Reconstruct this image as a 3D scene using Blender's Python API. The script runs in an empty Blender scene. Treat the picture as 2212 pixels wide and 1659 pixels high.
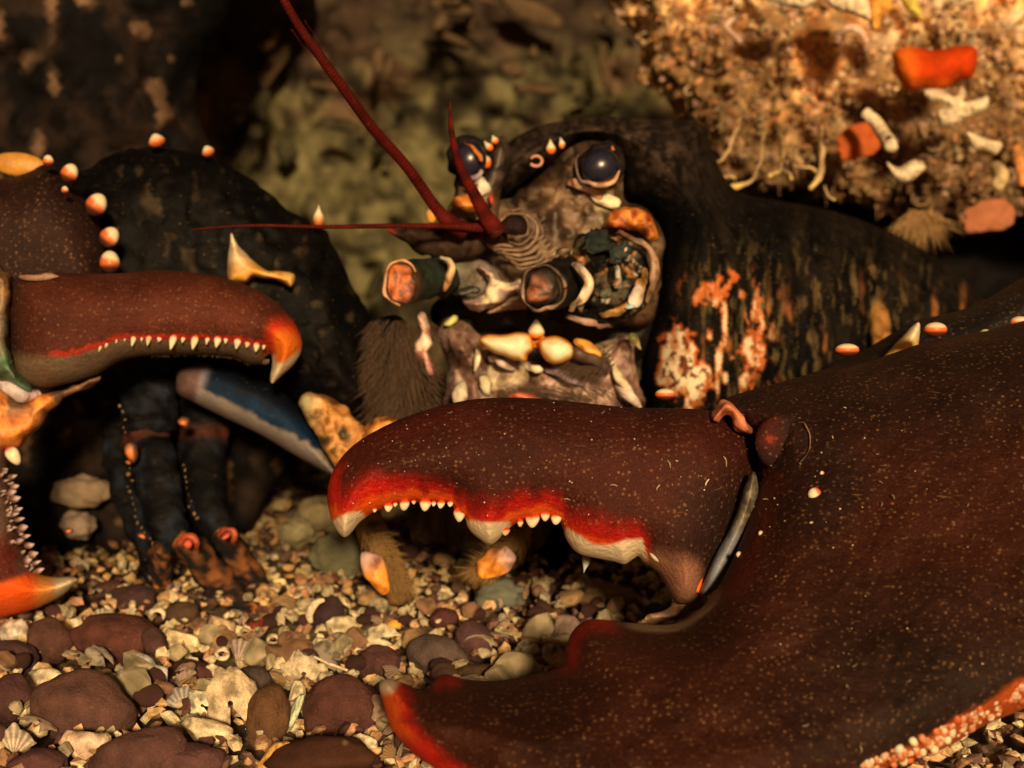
import bpy, bmesh, math, random
import numpy as np
from mathutils import Vector
from mathutils.geometry import delaunay_2d_cdt

R_ = math.radians
S = bpy.context.scene
# ------------------------------------------------------------------ camera
PITCH = R_(8.0); CAMZ = 0.16; FOCAL = 60.0
cam_d = bpy.data.cameras.new('camera'); cam = bpy.data.objects.new('camera', cam_d)
S.collection.objects.link(cam); S.camera = cam
cam.location = (0, 0, CAMZ); cam.rotation_euler = (math.pi/2 - PITCH, 0, 0)
cam_d.lens = FOCAL; cam_d.sensor_width = 36.0; cam_d.clip_start = 0.01; cam_d.clip_end = 200
cam_d.dof.use_dof = True; cam_d.dof.focus_distance = 0.468; cam_d.dof.aperture_fstop = 16.5
# ------------------------------------------------------------------ light
SUN_EL, SUN_AZ = 17.0, 7.0        # azimuth: degrees to the right of straight behind the camera
sd = Vector((math.sin(R_(SUN_AZ))*math.cos(R_(SUN_EL)), -math.cos(R_(SUN_AZ))*math.cos(R_(SUN_EL)), math.sin(R_(SUN_EL))))
sun_d = bpy.data.lights.new('sun', 'SUN'); sun_d.energy = 4.2; sun_d.angle = R_(5); sun_d.color = (1.0, 0.68, 0.33)
sun = bpy.data.objects.new('sun', sun_d); S.collection.objects.link(sun)
sun.rotation_euler = sd.to_track_quat('Z', 'Y').to_euler()
W = bpy.data.worlds.new('World'); S.world = W; W.use_nodes = True
nt = W.node_tree; bg = nt.nodes['Background']
sky = nt.nodes.new('ShaderNodeTexSky'); sky.sky_type = 'NISHITA'; sky.sun_disc = False
sky.sun_elevation = R_(SUN_EL); sky.sun_rotation = math.atan2(sd.x, sd.y)
mx = nt.nodes.new('ShaderNodeMix'); mx.data_type = 'RGBA'; mx.blend_type = 'MULTIPLY'
mx.inputs[0].default_value = 1.0; mx.inputs[7].default_value = (1.0, 0.42, 0.16, 1)
nt.links.new(sky.outputs[0], mx.inputs[6]); nt.links.new(mx.outputs[2], bg.inputs[0])
bg.inputs[1].default_value = 0.03
S.view_settings.view_transform = 'Standard'; S.view_settings.look = 'None'
S.view_settings.exposure = 0.15; S.view_settings.gamma = 1.0

# ------------------------------------------------------------------ space helpers
# measurements are taken on a 2212 x 1659 grid of the view and given a real distance d (metres)
VW, VH = 2212.0, 1659.0
KX = 36.0/FOCAL/VW
FW = np.array([0, math.cos(PITCH), -math.sin(PITCH)]); UP = np.array([0, math.sin(PITCH), math.cos(PITCH)]); RT = np.array([1.0, 0, 0])
C0 = np.array([0, 0, CAMZ])
def P(x, y, d):
    x = np.asarray(x, float); y = np.asarray(y, float); d = np.asarray(d, float)
    a = (x - VW/2)*KX*d; b = (VH/2 - y)*KX*d
    return C0 + a[..., None]*RT + b[..., None]*UP + d[..., None]*FW
def px(d): return KX*d
def ground_d(y):
    b = (VH/2 - y)*KX
    return CAMZ/(math.sin(PITCH) - b*math.cos(PITCH))
def _h(i, j, k, s):
    n = (i*374761393 + j*668265263 + k*2147483647 + s*1274126177) & 0xffffffff
    n = ((n ^ (n >> 13))*1274126177) & 0xffffffff
    return ((n ^ (n >> 16)) & 0xffff)/65535.0
def vn(x, y, z=0.0, s=0):
    x, y, z = np.broadcast_arrays(np.asarray(x, float), np.asarray(y, float), np.asarray(z, float))
    i, j, k = (np.floor(v).astype(np.int64) for v in (x, y, z))
    fx, fy, fz = x-i, y-j, z-k
    fx, fy, fz = (f*f*(3-2*f) for f in (fx, fy, fz))
    r = 0
    for a in (0, 1):
        for b in (0, 1):
            for c in (0, 1):
                r = r + _h(i+a, j+b, k+c, s)*(fx if a else 1-fx)*(fy if b else 1-fy)*(fz if c else 1-fz)
    return r
def fbm(x, y, z=0.0, s=0, o=4):
    r = 0; a = .5; t = 0
    for q in range(o):
        r = r + a*vn(np.asarray(x)*2**q, np.asarray(y)*2**q, np.asarray(z)*2**q, s+q*7); t += a; a *= .5
    return r/t
def sst(a, b, x):
    t = np.clip((np.asarray(x, float)-a)/(b-a), 0, 1); return t*t*(3-2*t)
ILL = np.array([0.80, 0.60, 0.36])*1.0
def A(r, g, b, k=1.0):     # surface colour that reads as this sRGB value in this warm light
    c = np.array([r, g, b])/255.0
    c = np.where(c <= .04045, c/12.92, ((c+.055)/1.055)**2.4)
    return np.clip(c/ILL*k, .0015, np.array([.88, .75, .56]))
def lerp(a, b, t):
    t = np.asarray(t)[..., None]; return np.asarray(a)*(1-t) + np.asarray(b)*t
def rs(pts, step, closed=True):
    p = np.array(pts, float); n = len(p); out = []
    rng = range(n if closed else n-1)
    for i in rng:
        if closed: a, b, c, d = p[(i-1) % n], p[i], p[(i+1) % n], p[(i+2) % n]
        else: a, b, c, d = p[max(i-1, 0)], p[i], p[i+1], p[min(i+2, n-1)]
        m = max(1, int(round(np.linalg.norm((c-b)[:2])/step)))
        for q in range(m):
            t = q/m
            out.append(.5*((2*b)+(-a+c)*t+(2*a-5*b+4*c-d)*t*t+(-a+3*b-3*c+d)*t**3))
    if not closed: out.append(p[-1])
    return np.array(out)

# ------------------------------------------------------------------ object helpers
WL = {}
def link(o, parent=None):
    S.collection.objects.link(o)
    if parent is not None: o.parent = parent
def props(o, label=None, cat=None, group=None, kind=None):
    if label: o['label'] = label
    if cat: o['category'] = cat
    if group: o['group'] = group
    if kind: o['kind'] = kind
    return o
def empty(name, loc, label, cat, group=None):
    o = bpy.data.objects.new(name, None); link(o); o.location = loc; o.empty_display_size = .01
    WL[o.name] = np.array(loc, float); return props(o, label, cat, group)
def mesh_from(name, v, f, col, mat, smooth=True, fixn=True):
    me = bpy.data.meshes.new(name); me.from_pydata([tuple(q) for q in v], [], [tuple(int(i) for i in q) for q in f])
    if col is not None:
        at = me.color_attributes.new('Col', 'FLOAT_COLOR', 'POINT')
        c4 = np.ones((len(v), 4), np.float32); c4[:, :3] = col; at.data.foreach_set('color', c4.ravel())
    if fixn:
        bm = bmesh.new(); bm.from_mesh(me); bmesh.ops.recalc_face_normals(bm, faces=bm.faces); bm.to_mesh(me); bm.free()
    if smooth: me.shade_smooth()
    me.materials.append(mat); me.update(); return me
def mk(name, v, f, col, mat, parent=None, smooth=True, fixn=True, origin=None):
    v = np.asarray(v, float)
    if parent is not None and mat.name in ('soft_flesh', 'plain_shell', 'enamel') and len(v) > 30 and name not in ('antenna', 'blue_leg_segment', 'tubercle', 'joint_membrane'):
        k = 1.0 if mat.name != 'enamel' else .35
        q = v*330+50; n = fbm(q[:, 0], q[:, 1], q[:, 2], 5, 3); n2 = vn(q[:, 0]*2.3, q[:, 1]*2.3, q[:, 2]*2.3, 8)
        lum = np.asarray(col)*1.12; col = lerp(np.asarray(col)*np.array([.42, .30, .20])**k, lum, sst(.26, .56, n*.7+n2*.3)**(.6 if k < 1 else 1))
        col = np.clip(col, .0012, .9)
        w = v*260+20; a = (.0022 if k == 1 else .0007)
        v = v+np.stack([vn(w[:, 0], w[:, 1], w[:, 2], 1)-.5, vn(w[:, 0], w[:, 1], w[:, 2], 2)-.5, vn(w[:, 0], w[:, 1], w[:, 2], 3)-.5], 1)*a
    c = (v.min(0)+v.max(0))/2 if origin is None else np.array(origin)
    me = mesh_from(name, v-c, f, col, mat, smooth, fixn)
    o = bpy.data.objects.new(name, me); link(o, parent)
    o.location = c - (WL[parent.name] if parent is not None else 0); WL[o.name] = c
    return o
def segdist(pt, poly):
    a = poly; b = np.roll(poly, -1, 0); ab = b-a; L = (ab**2).sum(1)+1e-9
    out = np.empty(len(pt))
    for s in range(0, len(pt), 4000):
        q = pt[s:s+4000][:, None, :]
        t = np.clip(((q-a)*ab).sum(2)/L, 0, 1)
        out[s:s+4000] = np.sqrt((((a+t[..., None]*ab)-q)**2).sum(2)).min(1)
    return out
def inside(pt, poly):
    a = poly; b = np.roll(poly, -1, 0); r = np.zeros(len(pt), bool)
    x, y = pt[:, 0], pt[:, 1]
    for (x0, y0), (x1, y1) in zip(a, b):
        if y0 == y1: continue
        c = ((y0 > y) != (y1 > y)) & (x < (x1-x0)*(y-y0)/(y1-y0)+x0); r ^= c
    return r
def puff(name, outline, d0, T, Rr, colf, mat, parent=None, step=7, back=.7, bump=None, sharp=False, edgecol=None):
    """closed, rounded solid with the given silhouette; d0 distance of its middle, T half thickness"""
    pl = rs(outline, step) if not sharp else np.array([q for i in range(len(outline)) for q in
        [np.array(outline[i], float)*(1-t)+np.array(outline[(i+1) % len(outline)], float)*t for t in
         np.linspace(0, 1, max(1, int(np.hypot(*(np.array(outline[(i+1) % len(outline)])-outline[i]))/step)), endpoint=False)]])
    rnd = np.random.RandomState(abs(len(name)*13+int(pl[0, 0])))
    lo, hi = pl.min(0), pl.max(0)
    gx, gy = np.meshgrid(np.arange(lo[0], hi[0], step), np.arange(lo[1], hi[1], step*.87))
    gx = gx + (np.arange(gx.shape[0]) % 2)[:, None]*step/2
    g = np.stack([gx.ravel(), gy.ravel()], 1)+rnd.uniform(-.12, .12, (gx.size, 2))*step
    g = g[inside(g, pl)]; e = segdist(g, pl); g = g[e > step*.95]
    tan = np.roll(pl, -1, 0)-np.roll(pl, 1, 0); nr = np.stack([-tan[:, 1], tan[:, 0]], 1); nr /= np.linalg.norm(nr, axis=1)[:, None]+1e-9
    rings = []
    for k in (.12, .45):
        for s in (1, -1):
            q = pl+nr*s*k*step; q = q[inside(q, pl)]; q = q[segdist(q, pl) > k*step*.9] if len(q) else q
            rings.append(q)
    allp = np.vstack([pl, *rings, g]); n = len(pl)
    vc, _, fc, *_r = delaunay_2d_cdt([Vector(q) for q in allp], [(i, (i+1) % n) for i in range(n)], [], 1, 1e-4)
    v2 = np.array([tuple(q) for q in vc]); e = segdist(v2, pl); e[e < 1e-2] = 0
    h = T*np.sqrt(np.clip(1-(1-np.minimum(e/Rr, 1))**2, 0, 1))
    x, y = v2[:, 0], v2[:, 1]
    dc = d0(x, y) if callable(d0) else np.full(len(x), float(d0))
    hb = bump(x, y, e) if bump else 0
    fd = dc-h-hb*sst(0, min(Rr*.3, 20), e)
    col = colf(x, y, e) if callable(colf) else np.tile(np.asarray(colf), (len(x), 1))
    V = P(x, y, fd); inter = np.where(e > 0)[0]
    mp = np.arange(len(x)); mp[inter] = len(x)+np.arange(len(inter))
    VB = P(x[inter], y[inter], (dc+h*back)[inter])
    F = [tuple(f) for f in fc]; FB = [tuple(mp[list(f)][::-1]) for f in F if any(e[list(f)] > 0)]
    return mk(name, np.vstack([V, VB]), F+FB, np.vstack([col, col[inter]]), mat, parent)
def loft(name, pts, colf, mat, parent=None, step=8, seg=14, flat=1.0, wob=0.0, cap=True, ridge=0.0, ridgen=0, give=False):
    """tube through (x, y, d, r) points, r on the same grid as x and y"""
    q = rs(pts, step, False); c = P(q[:, 0], q[:, 1], q[:, 2]); r = np.maximum(q[:, 3], .3)*px(q[:, 2])
    n = len(c); tg = np.gradient(c, axis=0); tg /= np.linalg.norm(tg, axis=1)[:, None]+1e-12
    V = []; col = []; ref = -FW
    for i in range(n):
        u = np.cross(tg[i], ref); nu = np.linalg.norm(u)
        u = u/nu if nu > .15 else np.cross(tg[i], UP)/np.linalg.norm(np.cross(tg[i], UP))
        w = np.cross(u, tg[i])
        a = np.linspace(0, 2*math.pi, seg, endpoint=False)
        rr = r[i]*(1+ridge*math.sin(ridgen*2*math.pi*i/max(n-1, 1)))
        if wob: rr = rr*(1+wob*(vn(np.cos(a)*1.5+i*.35, np.sin(a)*1.5, i*.2, 3)-.5)*2)
        V.append(c[i]+(np.cos(a)*rr)[:, None]*u+(np.sin(a)*rr*flat)[:, None]*w)
        t = i/max(n-1, 1)
        col.append(colf(np.full(seg, t), a) if callable(colf) else np.tile(colf, (seg, 1)))
    V = np.vstack(V); col = np.vstack(col)
    F = [(i*seg+j, i*seg+(j+1) % seg, (i+1)*seg+(j+1) % seg, (i+1)*seg+j) for i in range(n-1) for j in range(seg)]
    V = np.vstack([V, c[0]-tg[0]*r[0]*.35*cap, c[-1]+tg[-1]*r[-1]*.35*cap]); col = np.vstack([col, col[0], col[-1]])
    F += [(n*seg, (j+1) % seg, j) for j in range(seg)]+[(n*seg+1, (n-1)*seg+j, (n-1)*seg+(j+1) % seg) for j in range(seg)]
    if give: return V, F, col
    return mk(name, V, F, col, mat, parent)
_ico = {}
def ico(n):
    if n not in _ico:
        bm = bmesh.new(); bmesh.ops.create_icosphere(bm, subdivisions=n, radius=1)
        _ico[n] = (np.array([v.co[:] for v in bm.verts]), [tuple(v.index for v in f.verts) for f in bm.faces]); bm.free()
    return _ico[n]
def blob(name, x, y, d, rx, ry, rz, rot, colf, mat, parent=None, sub=4, lump=0.0, lf=1.6, seed=0, cone=0.0, give=False, smooth=True):
    """ellipsoid in the frame right / up / towards the viewer; cone tapers it towards its local +up"""
    v, f = ico(sub); v = v.copy(); u = v.copy()
    if lump: v = v*(1+lump*(fbm(v[:, 0]*lf+9, v[:, 1]*lf+9, v[:, 2]*lf+9, seed, 3)-.5)*2)[:, None]
    if cone: 
        k = 1-cone*sst(-.6, 1.0, u[:, 1]); v[:, 0] *= k; v[:, 2] *= k
    col = colf(u[:, 0], u[:, 1], u[:, 2]) if callable(colf) else np.tile(colf, (len(u), 1))
    s = px(d); v = v*np.array([rx, ry, rz])*s
    a = R_(rot); ca, sa = math.cos(a), math.sin(a)
    X = v[:, 0]*ca-v[:, 1]*sa; Y = v[:, 0]*sa+v[:, 1]*ca
    w = P(x, y, d)+X[:, None]*RT+Y[:, None]*UP-v[:, 2][:, None]*FW
    if give: return w, f, col
    return mk(name, w, f, col, mat, parent, smooth)
class Soup:
    def __init__(s): s.v = []; s.f = []; s.c = []; s.n = 0
    def add(s, v, f, c):
        s.v.append(np.asarray(v)); s.f += [tuple(i+s.n for i in q) for q in f]; s.c.append(np.asarray(c)); s.n += len(v)
    def mk(s, name, mat, parent=None, smooth=True, **k):
        return mk(name, np.vstack(s.v), s.f, np.vstack(s.c), mat, parent, smooth, fixn=False, **k)
def hairs(name, specs, mat, parent, colr, rad=.9):
    sp = Soup()
    for (x0, y0, d0, x1, y1, d1, bend) in specs:
        a = P(x0, y0, d0); b = P(x1, y1, d1); m = (a+b)/2+UP*bend*px(d0)
        t = (b-a)/np.linalg.norm(b-a); u = np.cross(t, FW); u /= np.linalg.norm(u)+1e-9; w = np.cross(t, u)
        V = []
        for c, r in ((a, rad), (m, rad*.7)):
            for k in range(3): V.append(c+(u*math.cos(k*2.094)+w*math.sin(k*2.094))*r*px(d0))
        V.append(b)
        F = [(k, (k+1) % 3, 3+(k+1) % 3, 3+k) for k in range(3)]+[(3+k, 3+(k+1) % 3, 6) for k in range(3)]
        sp.add(V, F, np.tile(colr, (7, 1)))
    return sp.mk(name, mat, parent)

# ------------------------------------------------------------------ materials
def mat(name, rough=.55, speck=0.0, speck_scale=700, speck_col=(.35, .26, .17), var=.35, var_scale=90, bump=.25, bump_scale=900, spec=.4, coat=0.0, sss=0.0, grain=.25, streak=None):
    m = bpy.data.materials.new(name); m.use_nodes = True; N = m.node_tree; L = N.links.new
    b = N.nodes['Principled BSDF']; b.inputs['Roughness'].default_value = rough
    b.inputs['Specular IOR Level'].default_value = spec; b.inputs['Coat Weight'].default_value = coat; b.inputs['Coat Roughness'].default_value = .25
    at = N.nodes.new('ShaderNodeAttribute'); at.attribute_name = 'Col'
    tc = N.nodes.new('ShaderNodeTexCoord')
    def noise(sc, det=5, ro=.6, vec=None):
        n = N.nodes.new('ShaderNodeTexNoise'); n.inputs['Scale'].default_value = sc; n.inputs['Detail'].default_value = det; n.inputs['Roughness'].default_value = ro
        L(vec or tc.outputs['Object'], n.inputs['Vector']); return n.outputs['Fac']
    def ramp(src, a, b_, lo, hi):
        r = N.nodes.new('ShaderNodeMapRange'); r.inputs[1].default_value = a; r.inputs[2].default_value = b_; r.inputs[3].default_value = lo; r.inputs[4].default_value = hi
        L(src, r.inputs[0]); return r.outputs[0]
    def mul(c, f):
        v = N.nodes.new('ShaderNodeVectorMath'); v.operation = 'SCALE'; L(c, v.inputs[0]); L(f, v.inputs['Scale']); return v.outputs[0]
    vec = None
    if streak:
        mp = N.nodes.new('ShaderNodeMapping'); mp.inputs['Scale'].default_value = streak; L(tc.outputs['Object'], mp.inputs[0]); vec = mp.outputs[0]
    c = mul(at.outputs['Color'], ramp(noise(var_scale, vec=vec), .3, .7, 1-var, 1+var))
    if grain: c = mul(c, ramp(noise(2600, 2, .7), .3, .7, 1-grain, 1+grain))
    if speck:
        vo = N.nodes.new('ShaderNodeTexVoronoi'); vo.inputs['Scale'].default_value = speck_scale; L(tc.outputs['Object'], vo.inputs['Vector'])
        d = ramp(vo.outputs['Distance'], .12, .36, 1, 0)
        sep = N.nodes.new('ShaderNodeSeparateColor'); L(vo.outputs['Color'], sep.inputs[0])
        g = ramp(sep.outputs[0], 1-speck, 1.0, 0, 1)
        mm = N.nodes.new('ShaderNodeMath'); mm.operation = 'MULTIPLY'; L(d, mm.inputs[0]); L(g, mm.inputs[1])
        mm0 = mm; mm = N.nodes.new('ShaderNodeMath'); mm.operation = 'MULTIPLY'; L(mm0.outputs[0], mm.inputs[0]); L(ramp(noise(70, 3), .38, .62, .4, 1), mm.inputs[1])
        if grain > .3:
            mp2 = N.nodes.new('ShaderNodeMapping'); mp2.inputs['Rotation'].default_value = (.3, .5, .4); mp2.inputs['Scale'].default_value = (1, 1, 9); L(tc.outputs['Object'], mp2.inputs[0])
            sc_ = ramp(noise(170, 3, .6, mp2.outputs[0]), .66, .74, 0, .6); mx_ = N.nodes.new('ShaderNodeMath'); mx_.operation = 'MAXIMUM'; L(mm.outputs[0], mx_.inputs[0]); L(sc_, mx_.inputs[1]); mm = mx_
        mixn = N.nodes.new('ShaderNodeMix'); mixn.data_type = 'RGBA'; mixn.inputs[7].default_value = (*speck_col, 1)
        L(mm.outputs[0], mixn.inputs[0]); L(c, mixn.inputs[6]); c = mixn.outputs[2]
    if grain > .3:
        lu = N.nodes.new('ShaderNodeRGBToBW'); L(at.outputs['Color'], lu.inputs[0])
        m2 = N.nodes.new('ShaderNodeMix'); m2.data_type = 'RGBA'; L(ramp(lu.outputs[0], .10, .35, 0, 1), m2.inputs[0]); L(c, m2.inputs[6]); L(at.outputs['Color'], m2.inputs[7]); c = m2.outputs[2]
    L(c, b.inputs['Base Color'])
    if sss: b.inputs['Subsurface Weight'].default_value = sss; b.inputs['Subsurface Radius'].default_value = (.004, .002, .001); b.inputs['Subsurface Scale'].default_value = 1.0
    if bump:
        bp = N.nodes.new('ShaderNodeBump'); bp.inputs['Strength'].default_value = bump; bp.inputs['Distance'].default_value = .001
        L(noise(bump_scale, 6, .65), bp.inputs['Height']); L(bp.outputs[0], b.inputs['Normal'])
    return m
M = {}
M['shell'] = mat('dark_shell', .62, speck=.95, speck_scale=680, speck_col=(.24, .12, .06), var=.4, var_scale=45, bump=.8, bump_scale=480, spec=.18, grain=.6)
M['shell2'] = mat('plain_shell', .6, speck=.10, speck_scale=700, speck_col=(.10, .06, .03), var=.45, var_scale=90, bump=.5, bump_scale=500, spec=.10, grain=.45)
M['back'] = mat('streaked_shell', .8, speck=.15, speck_scale=800, speck_col=(.14, .10, .05), var=.75, var_scale=220, bump=.5, bump_scale=400, spec=.05, streak=(1, 1, .22), grain=.4)
M['enamel'] = mat('enamel', .4, var=.08, var_scale=200, bump=.1, spec=.4, grain=.06, sss=.35)
M['flesh'] = mat('soft_flesh', .45, var=.35, var_scale=160, bump=.35, bump_scale=450, spec=.5, grain=.2)
M['stone'] = mat('smooth_stone', .8, speck=.10, speck_scale=700, speck_col=(.22, .12, .07), var=.35, var_scale=160, bump=.9, bump_scale=900, spec=.3)
M['lime'] = mat('shell_lime', .65, var=.5, var_scale=260, bump=.8, bump_scale=500, spec=.35)
M['rock'] = mat('crusty_rock', .85, speck=.03, speck_scale=300, speck_col=(.5, .36, .2), var=.3, var_scale=110, bump=.4, bump_scale=260, spec=.1)
M['wall'] = mat('back_rock', .9, var=.6, var_scale=45, bump=1.0, bump_scale=120, spec=.1)
M['hair'] = mat('bristle', .6, var=.2, bump=0, grain=0, spec=.2)
M['eye'] = mat('eye_cornea', .28, var=.25, var_scale=500, bump=.05, grain=.3, spec=.4, coat=.25)
M['sand'] = mat('gravel_bed', .9, var=.6, var_scale=300, bump=1.0, bump_scale=400, spec=.2)

WHITE = A(238, 222, 200); ORANGE = A(236, 92, 22); RED = A(150, 18, 8); BROWN = A(56, 22, 12); BLACK = A(22, 14, 10)

# ================================================================== SETTING
rng = np.random.RandomState(7); random.seed(7)
# seabed: one sheet to the horizon, finer near the camera
xs = np.concatenate([-np.geomspace(60, .5, 14), np.linspace(-.45, .45, 150), np.geomspace(.5, 60, 14)])
ys = np.concatenate([[-20, -4, -1, -.2], np.linspace(.05, 1.5, 190), np.geomspace(1.6, 120, 16)])
gx, gy = np.meshgrid(xs, ys); nz = (fbm(gx*60, gy*60, 0, 5, 4)-.5)*.010-.004
near = (np.abs(gx) < .6) & (gy < 1.6) & (gy > 0)
V = np.stack([gx.ravel(), gy.ravel(), np.where(near, nz, -.004).ravel()], 1); nx_ = len(xs)
F = [(j*nx_+i, j*nx_+i+1, (j+1)*nx_+i+1, (j+1)*nx_+i) for j in range(len(ys)-1) for i in range(nx_-1)]
tt = fbm(V[:, 0]*45, V[:, 1]*45, 0, 2, 4)
gcol = lerp(A(60, 40, 26), A(120, 92, 58), sst(.3, .7, tt))
seabed = mk('seabed', V, F, gcol, M['sand'], None, origin=(0, 0, 0)); props(seabed, kind='structure')

# rock wall far behind the lobster
def wallgrid(x0, x1, y0, y1, d, nx, ny, amp, fr, seed):
    gx, gy = np.meshgrid(np.linspace(x0, x1, nx), np.linspace(y0, y1, ny)); gx = gx.ravel(); gy = gy.ravel()
    dd = d(gx, gy) if callable(d) else d
    n = fbm(gx*fr, gy*fr, 0, seed, 5); ridg = np.abs(vn(gx*fr*2.3, gy*fr*2.3, 0, seed+3)-.5)
    dd = dd-(n-.5)*amp*2-ridg*amp*.7
    F = [(j*nx+i, j*nx+i+1, (j+1)*nx+i+1, (j+1)*nx+i) for j in range(ny-1) for i in range(nx-1)]
    return gx, gy, dd, n, F
def slab(name, x0, x1, y0, y1, d, nx, ny, amp, fr, seed, colf, m, thick=.25):
    gx, gy, dd, n, F = wallgrid(x0, x1, y0, y1, d, nx, ny, amp, fr, seed)
    V = P(gx, gy, dd); B = P(gx, gy, dd+thick); k = len(V)
    FB = [tuple(i+k for i in f[::-1]) for f in F]
    rim = []
    for i in range(nx-1): rim += [(i+1, i, k+i, k+i+1), ((ny-1)*nx+i, (ny-1)*nx+i+1, k+(ny-1)*nx+i+1, k+(ny-1)*nx+i)]
    for j in range(ny-1): rim += [(j*nx, (j+1)*nx, k+(j+1)*nx, k+j*nx), ((j+1)*nx+nx-1, j*nx+nx-1, k+j*nx+nx-1, k+(j+1)*nx+nx-1)]
    c = colf(gx, gy, n)
    return mk(name, np.vstack([V, B]), F+FB+rim, np.vstack([c, c]), m)
def wc(x, y, n):
    g = fbm(x*.028+y*.01, y*.018-x*.006, 0, 41, 3); g2 = vn(x*.012, y*.012, 0, 47)
    c = lerp(A(30, 22, 12), A(96, 80, 44), sst(.34, .62, n*.35+g*.65))
    c = lerp(c, A(96, 66, 40), sst(.45, .75, g2)*sst(420, 150, y))
    return lerp(c, A(52, 36, 23), sst(190, 60, y+120*(fbm(x*.008, 0, 0, 43)-.5))*.85)
wall = slab('rock_wall', -500, 2500, -500, 1130, lambda x, y: 1.25, 240, 150, .05, .009, 11, wc, M['wall'])
props(wall, 'blurred khaki green algae covered rock wall behind the lobster', 'rock wall')
# leafy algae clumps on the wall, uncountable turf
sp = Soup()
for i in range(260):
    x, y = rng.uniform(420, 1480), rng.uniform(-40, 1150)
    w = float(np.clip(vn(x*.006, y*.006, 0, 61), 0, 1))
    if rng.rand() > .05+w*.9: continue
    c = lerp(A(44, 34, 18), A(92, 78, 44), np.array(rng.rand()*.7*w+.1))
    if y < 200: c = lerp(c, A(88, 58, 34), np.array(.6))
    v, f, cc = blob('', x, y, .1*0+1.2-rng.rand()*.06, rng.uniform(8, 26), rng.uniform(8, 60)*rng.uniform(.4, 1.4), rng.uniform(4, 12), rng.uniform(-90, 90), c, None, sub=2, lump=.7, seed=i, give=True)
    sp.add(v, f, cc)
algae = sp.mk('algae_turf', M['wall']); props(algae, 'soft khaki algae tufts covering the rock wall behind the antennae', 'algae', kind='stuff')

# near-black boulder added in place of shade, and unseen ledge added against the sun
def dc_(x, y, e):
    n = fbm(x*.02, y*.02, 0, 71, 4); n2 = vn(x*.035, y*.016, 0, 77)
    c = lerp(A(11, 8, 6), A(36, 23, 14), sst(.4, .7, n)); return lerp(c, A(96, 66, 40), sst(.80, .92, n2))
bl = puff('dark_boulder', [(-250, -200), (470, -200), (500, 0), (440, 120), (430, 250), (520, 420), (660, 520), (760, 620), (800, 720), (810, 860), (720, 960), (600, 1040), (540, 1150), (430, 1230), (200, 1220), (60, 1215), (-250, 1200)],  # near-black boulder, added in place of shade
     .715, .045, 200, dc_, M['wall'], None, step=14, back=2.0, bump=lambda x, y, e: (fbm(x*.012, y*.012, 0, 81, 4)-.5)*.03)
b2 = puff('shaded_boulder', [(1780, 380), (2000, 440), (2300, 400), (2600, 400), (2600, 900), (2100, 900), (1900, 800), (1780, 600)], .97, .04, 120, A(15, 10, 7), M['wall'], None, step=16, back=1.5, bump=lambda x, y, e: (fbm(x*.012, y*.012, 0, 82, 4)-.5)*.04)  # added black shape, painted shade for the gap below the rock
props(b2, 'added black boulder standing in for shade beneath the encrusted rock at the far right', 'boulder')
props(bl, 'blurred boulder, near black in place of shade, filling the upper left behind the claw', 'boulder')
gx, gy = np.meshgrid(np.linspace(-.9, -.14, 50), np.linspace(.62, 1.5, 40)); x_, y_ = gx.ravel(), gy.ravel()
lowz = .262+(fbm(x_*9, y_*9, 0, 91, 3)-.5)*.05+.05*sst(.75, .62, y_)
Vt = np.stack([x_, y_+(vn(x_*12, 0, 0, 4)-.5)*.1, lowz], 1); Vu = Vt+np.array([0, 0, .2]); k = len(Vt); nx_ = 50; ny_ = 40
F = [(j*nx_+i, j*nx_+i+1, (j+1)*nx_+i+1, (j+1)*nx_+i) for j in range(ny_-1) for i in range(nx_-1)]
FB = [tuple(i+k for i in f[::-1]) for f in F]; rim = []
for i in range(nx_-1): rim += [(i+1, i, k+i, k+i+1), ((ny_-1)*nx_+i, (ny_-1)*nx_+i+1, k+(ny_-1)*nx_+i+1, k+(ny_-1)*nx_+i)]
for j in range(ny_-1): rim += [(j*nx_, (j+1)*nx_, k+(j+1)*nx_, k+j*nx_), ((j+1)*nx_+nx_-1, j*nx_+nx_-1, k+j*nx_+nx_-1, k+(j+1)*nx_+nx_-1)]
sunblock = mk('sunblock_slab', np.vstack([Vt, Vu]), F+FB+rim, np.tile(A(60, 42, 28), (2*k, 1)), M['wall'])  # unseen slab, added to keep the sun off the left background
props(sunblock, 'unseen added ledge keeping the sun off the left background', 'sun blocker')

# ================================================================== ENCRUSTED ROCK, upper right
er = empty('encrusted_rock', P(1900, 250, .66), 'bright overhanging rock crusted with worms, sponge and shells at the upper right', 'rock')
def rc(x, y, e):
    n = fbm(x*.03, y*.03, 0, 21, 5); n2 = fbm(x*.012, y*.012, 0, 25, 3); n3 = vn(x*.05, y*.05, 0, 29)
    c = lerp(A(128, 84, 44), A(222, 160, 92), sst(.3, .72, n))
    c = lerp(c, A(214, 124, 52), sst(.5, .75, n2)*.5)*(1+.5*sst(220, 20, y))[:, None]  # upper rock brightened in colour, in place of nearer light
    c = lerp(c, A(205, 160, 110), sst(.72, .9, n3)*.8)
    c = lerp(c, A(244, 186, 140), sst(.46, .62, fbm(x*.022, y*.022, 0, 28, 3))*sst(170, 30, y-.12*(x-1700))*.8)
    big_ = fbm(x*.008, y*.008, 0, 27, 2)
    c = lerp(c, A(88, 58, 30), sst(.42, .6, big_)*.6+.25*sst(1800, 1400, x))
    return lerp(c, A(70, 44, 26), sst(180, 420, y)*.75)  # lower rock darkened in colour, standing in for light falloff
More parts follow.
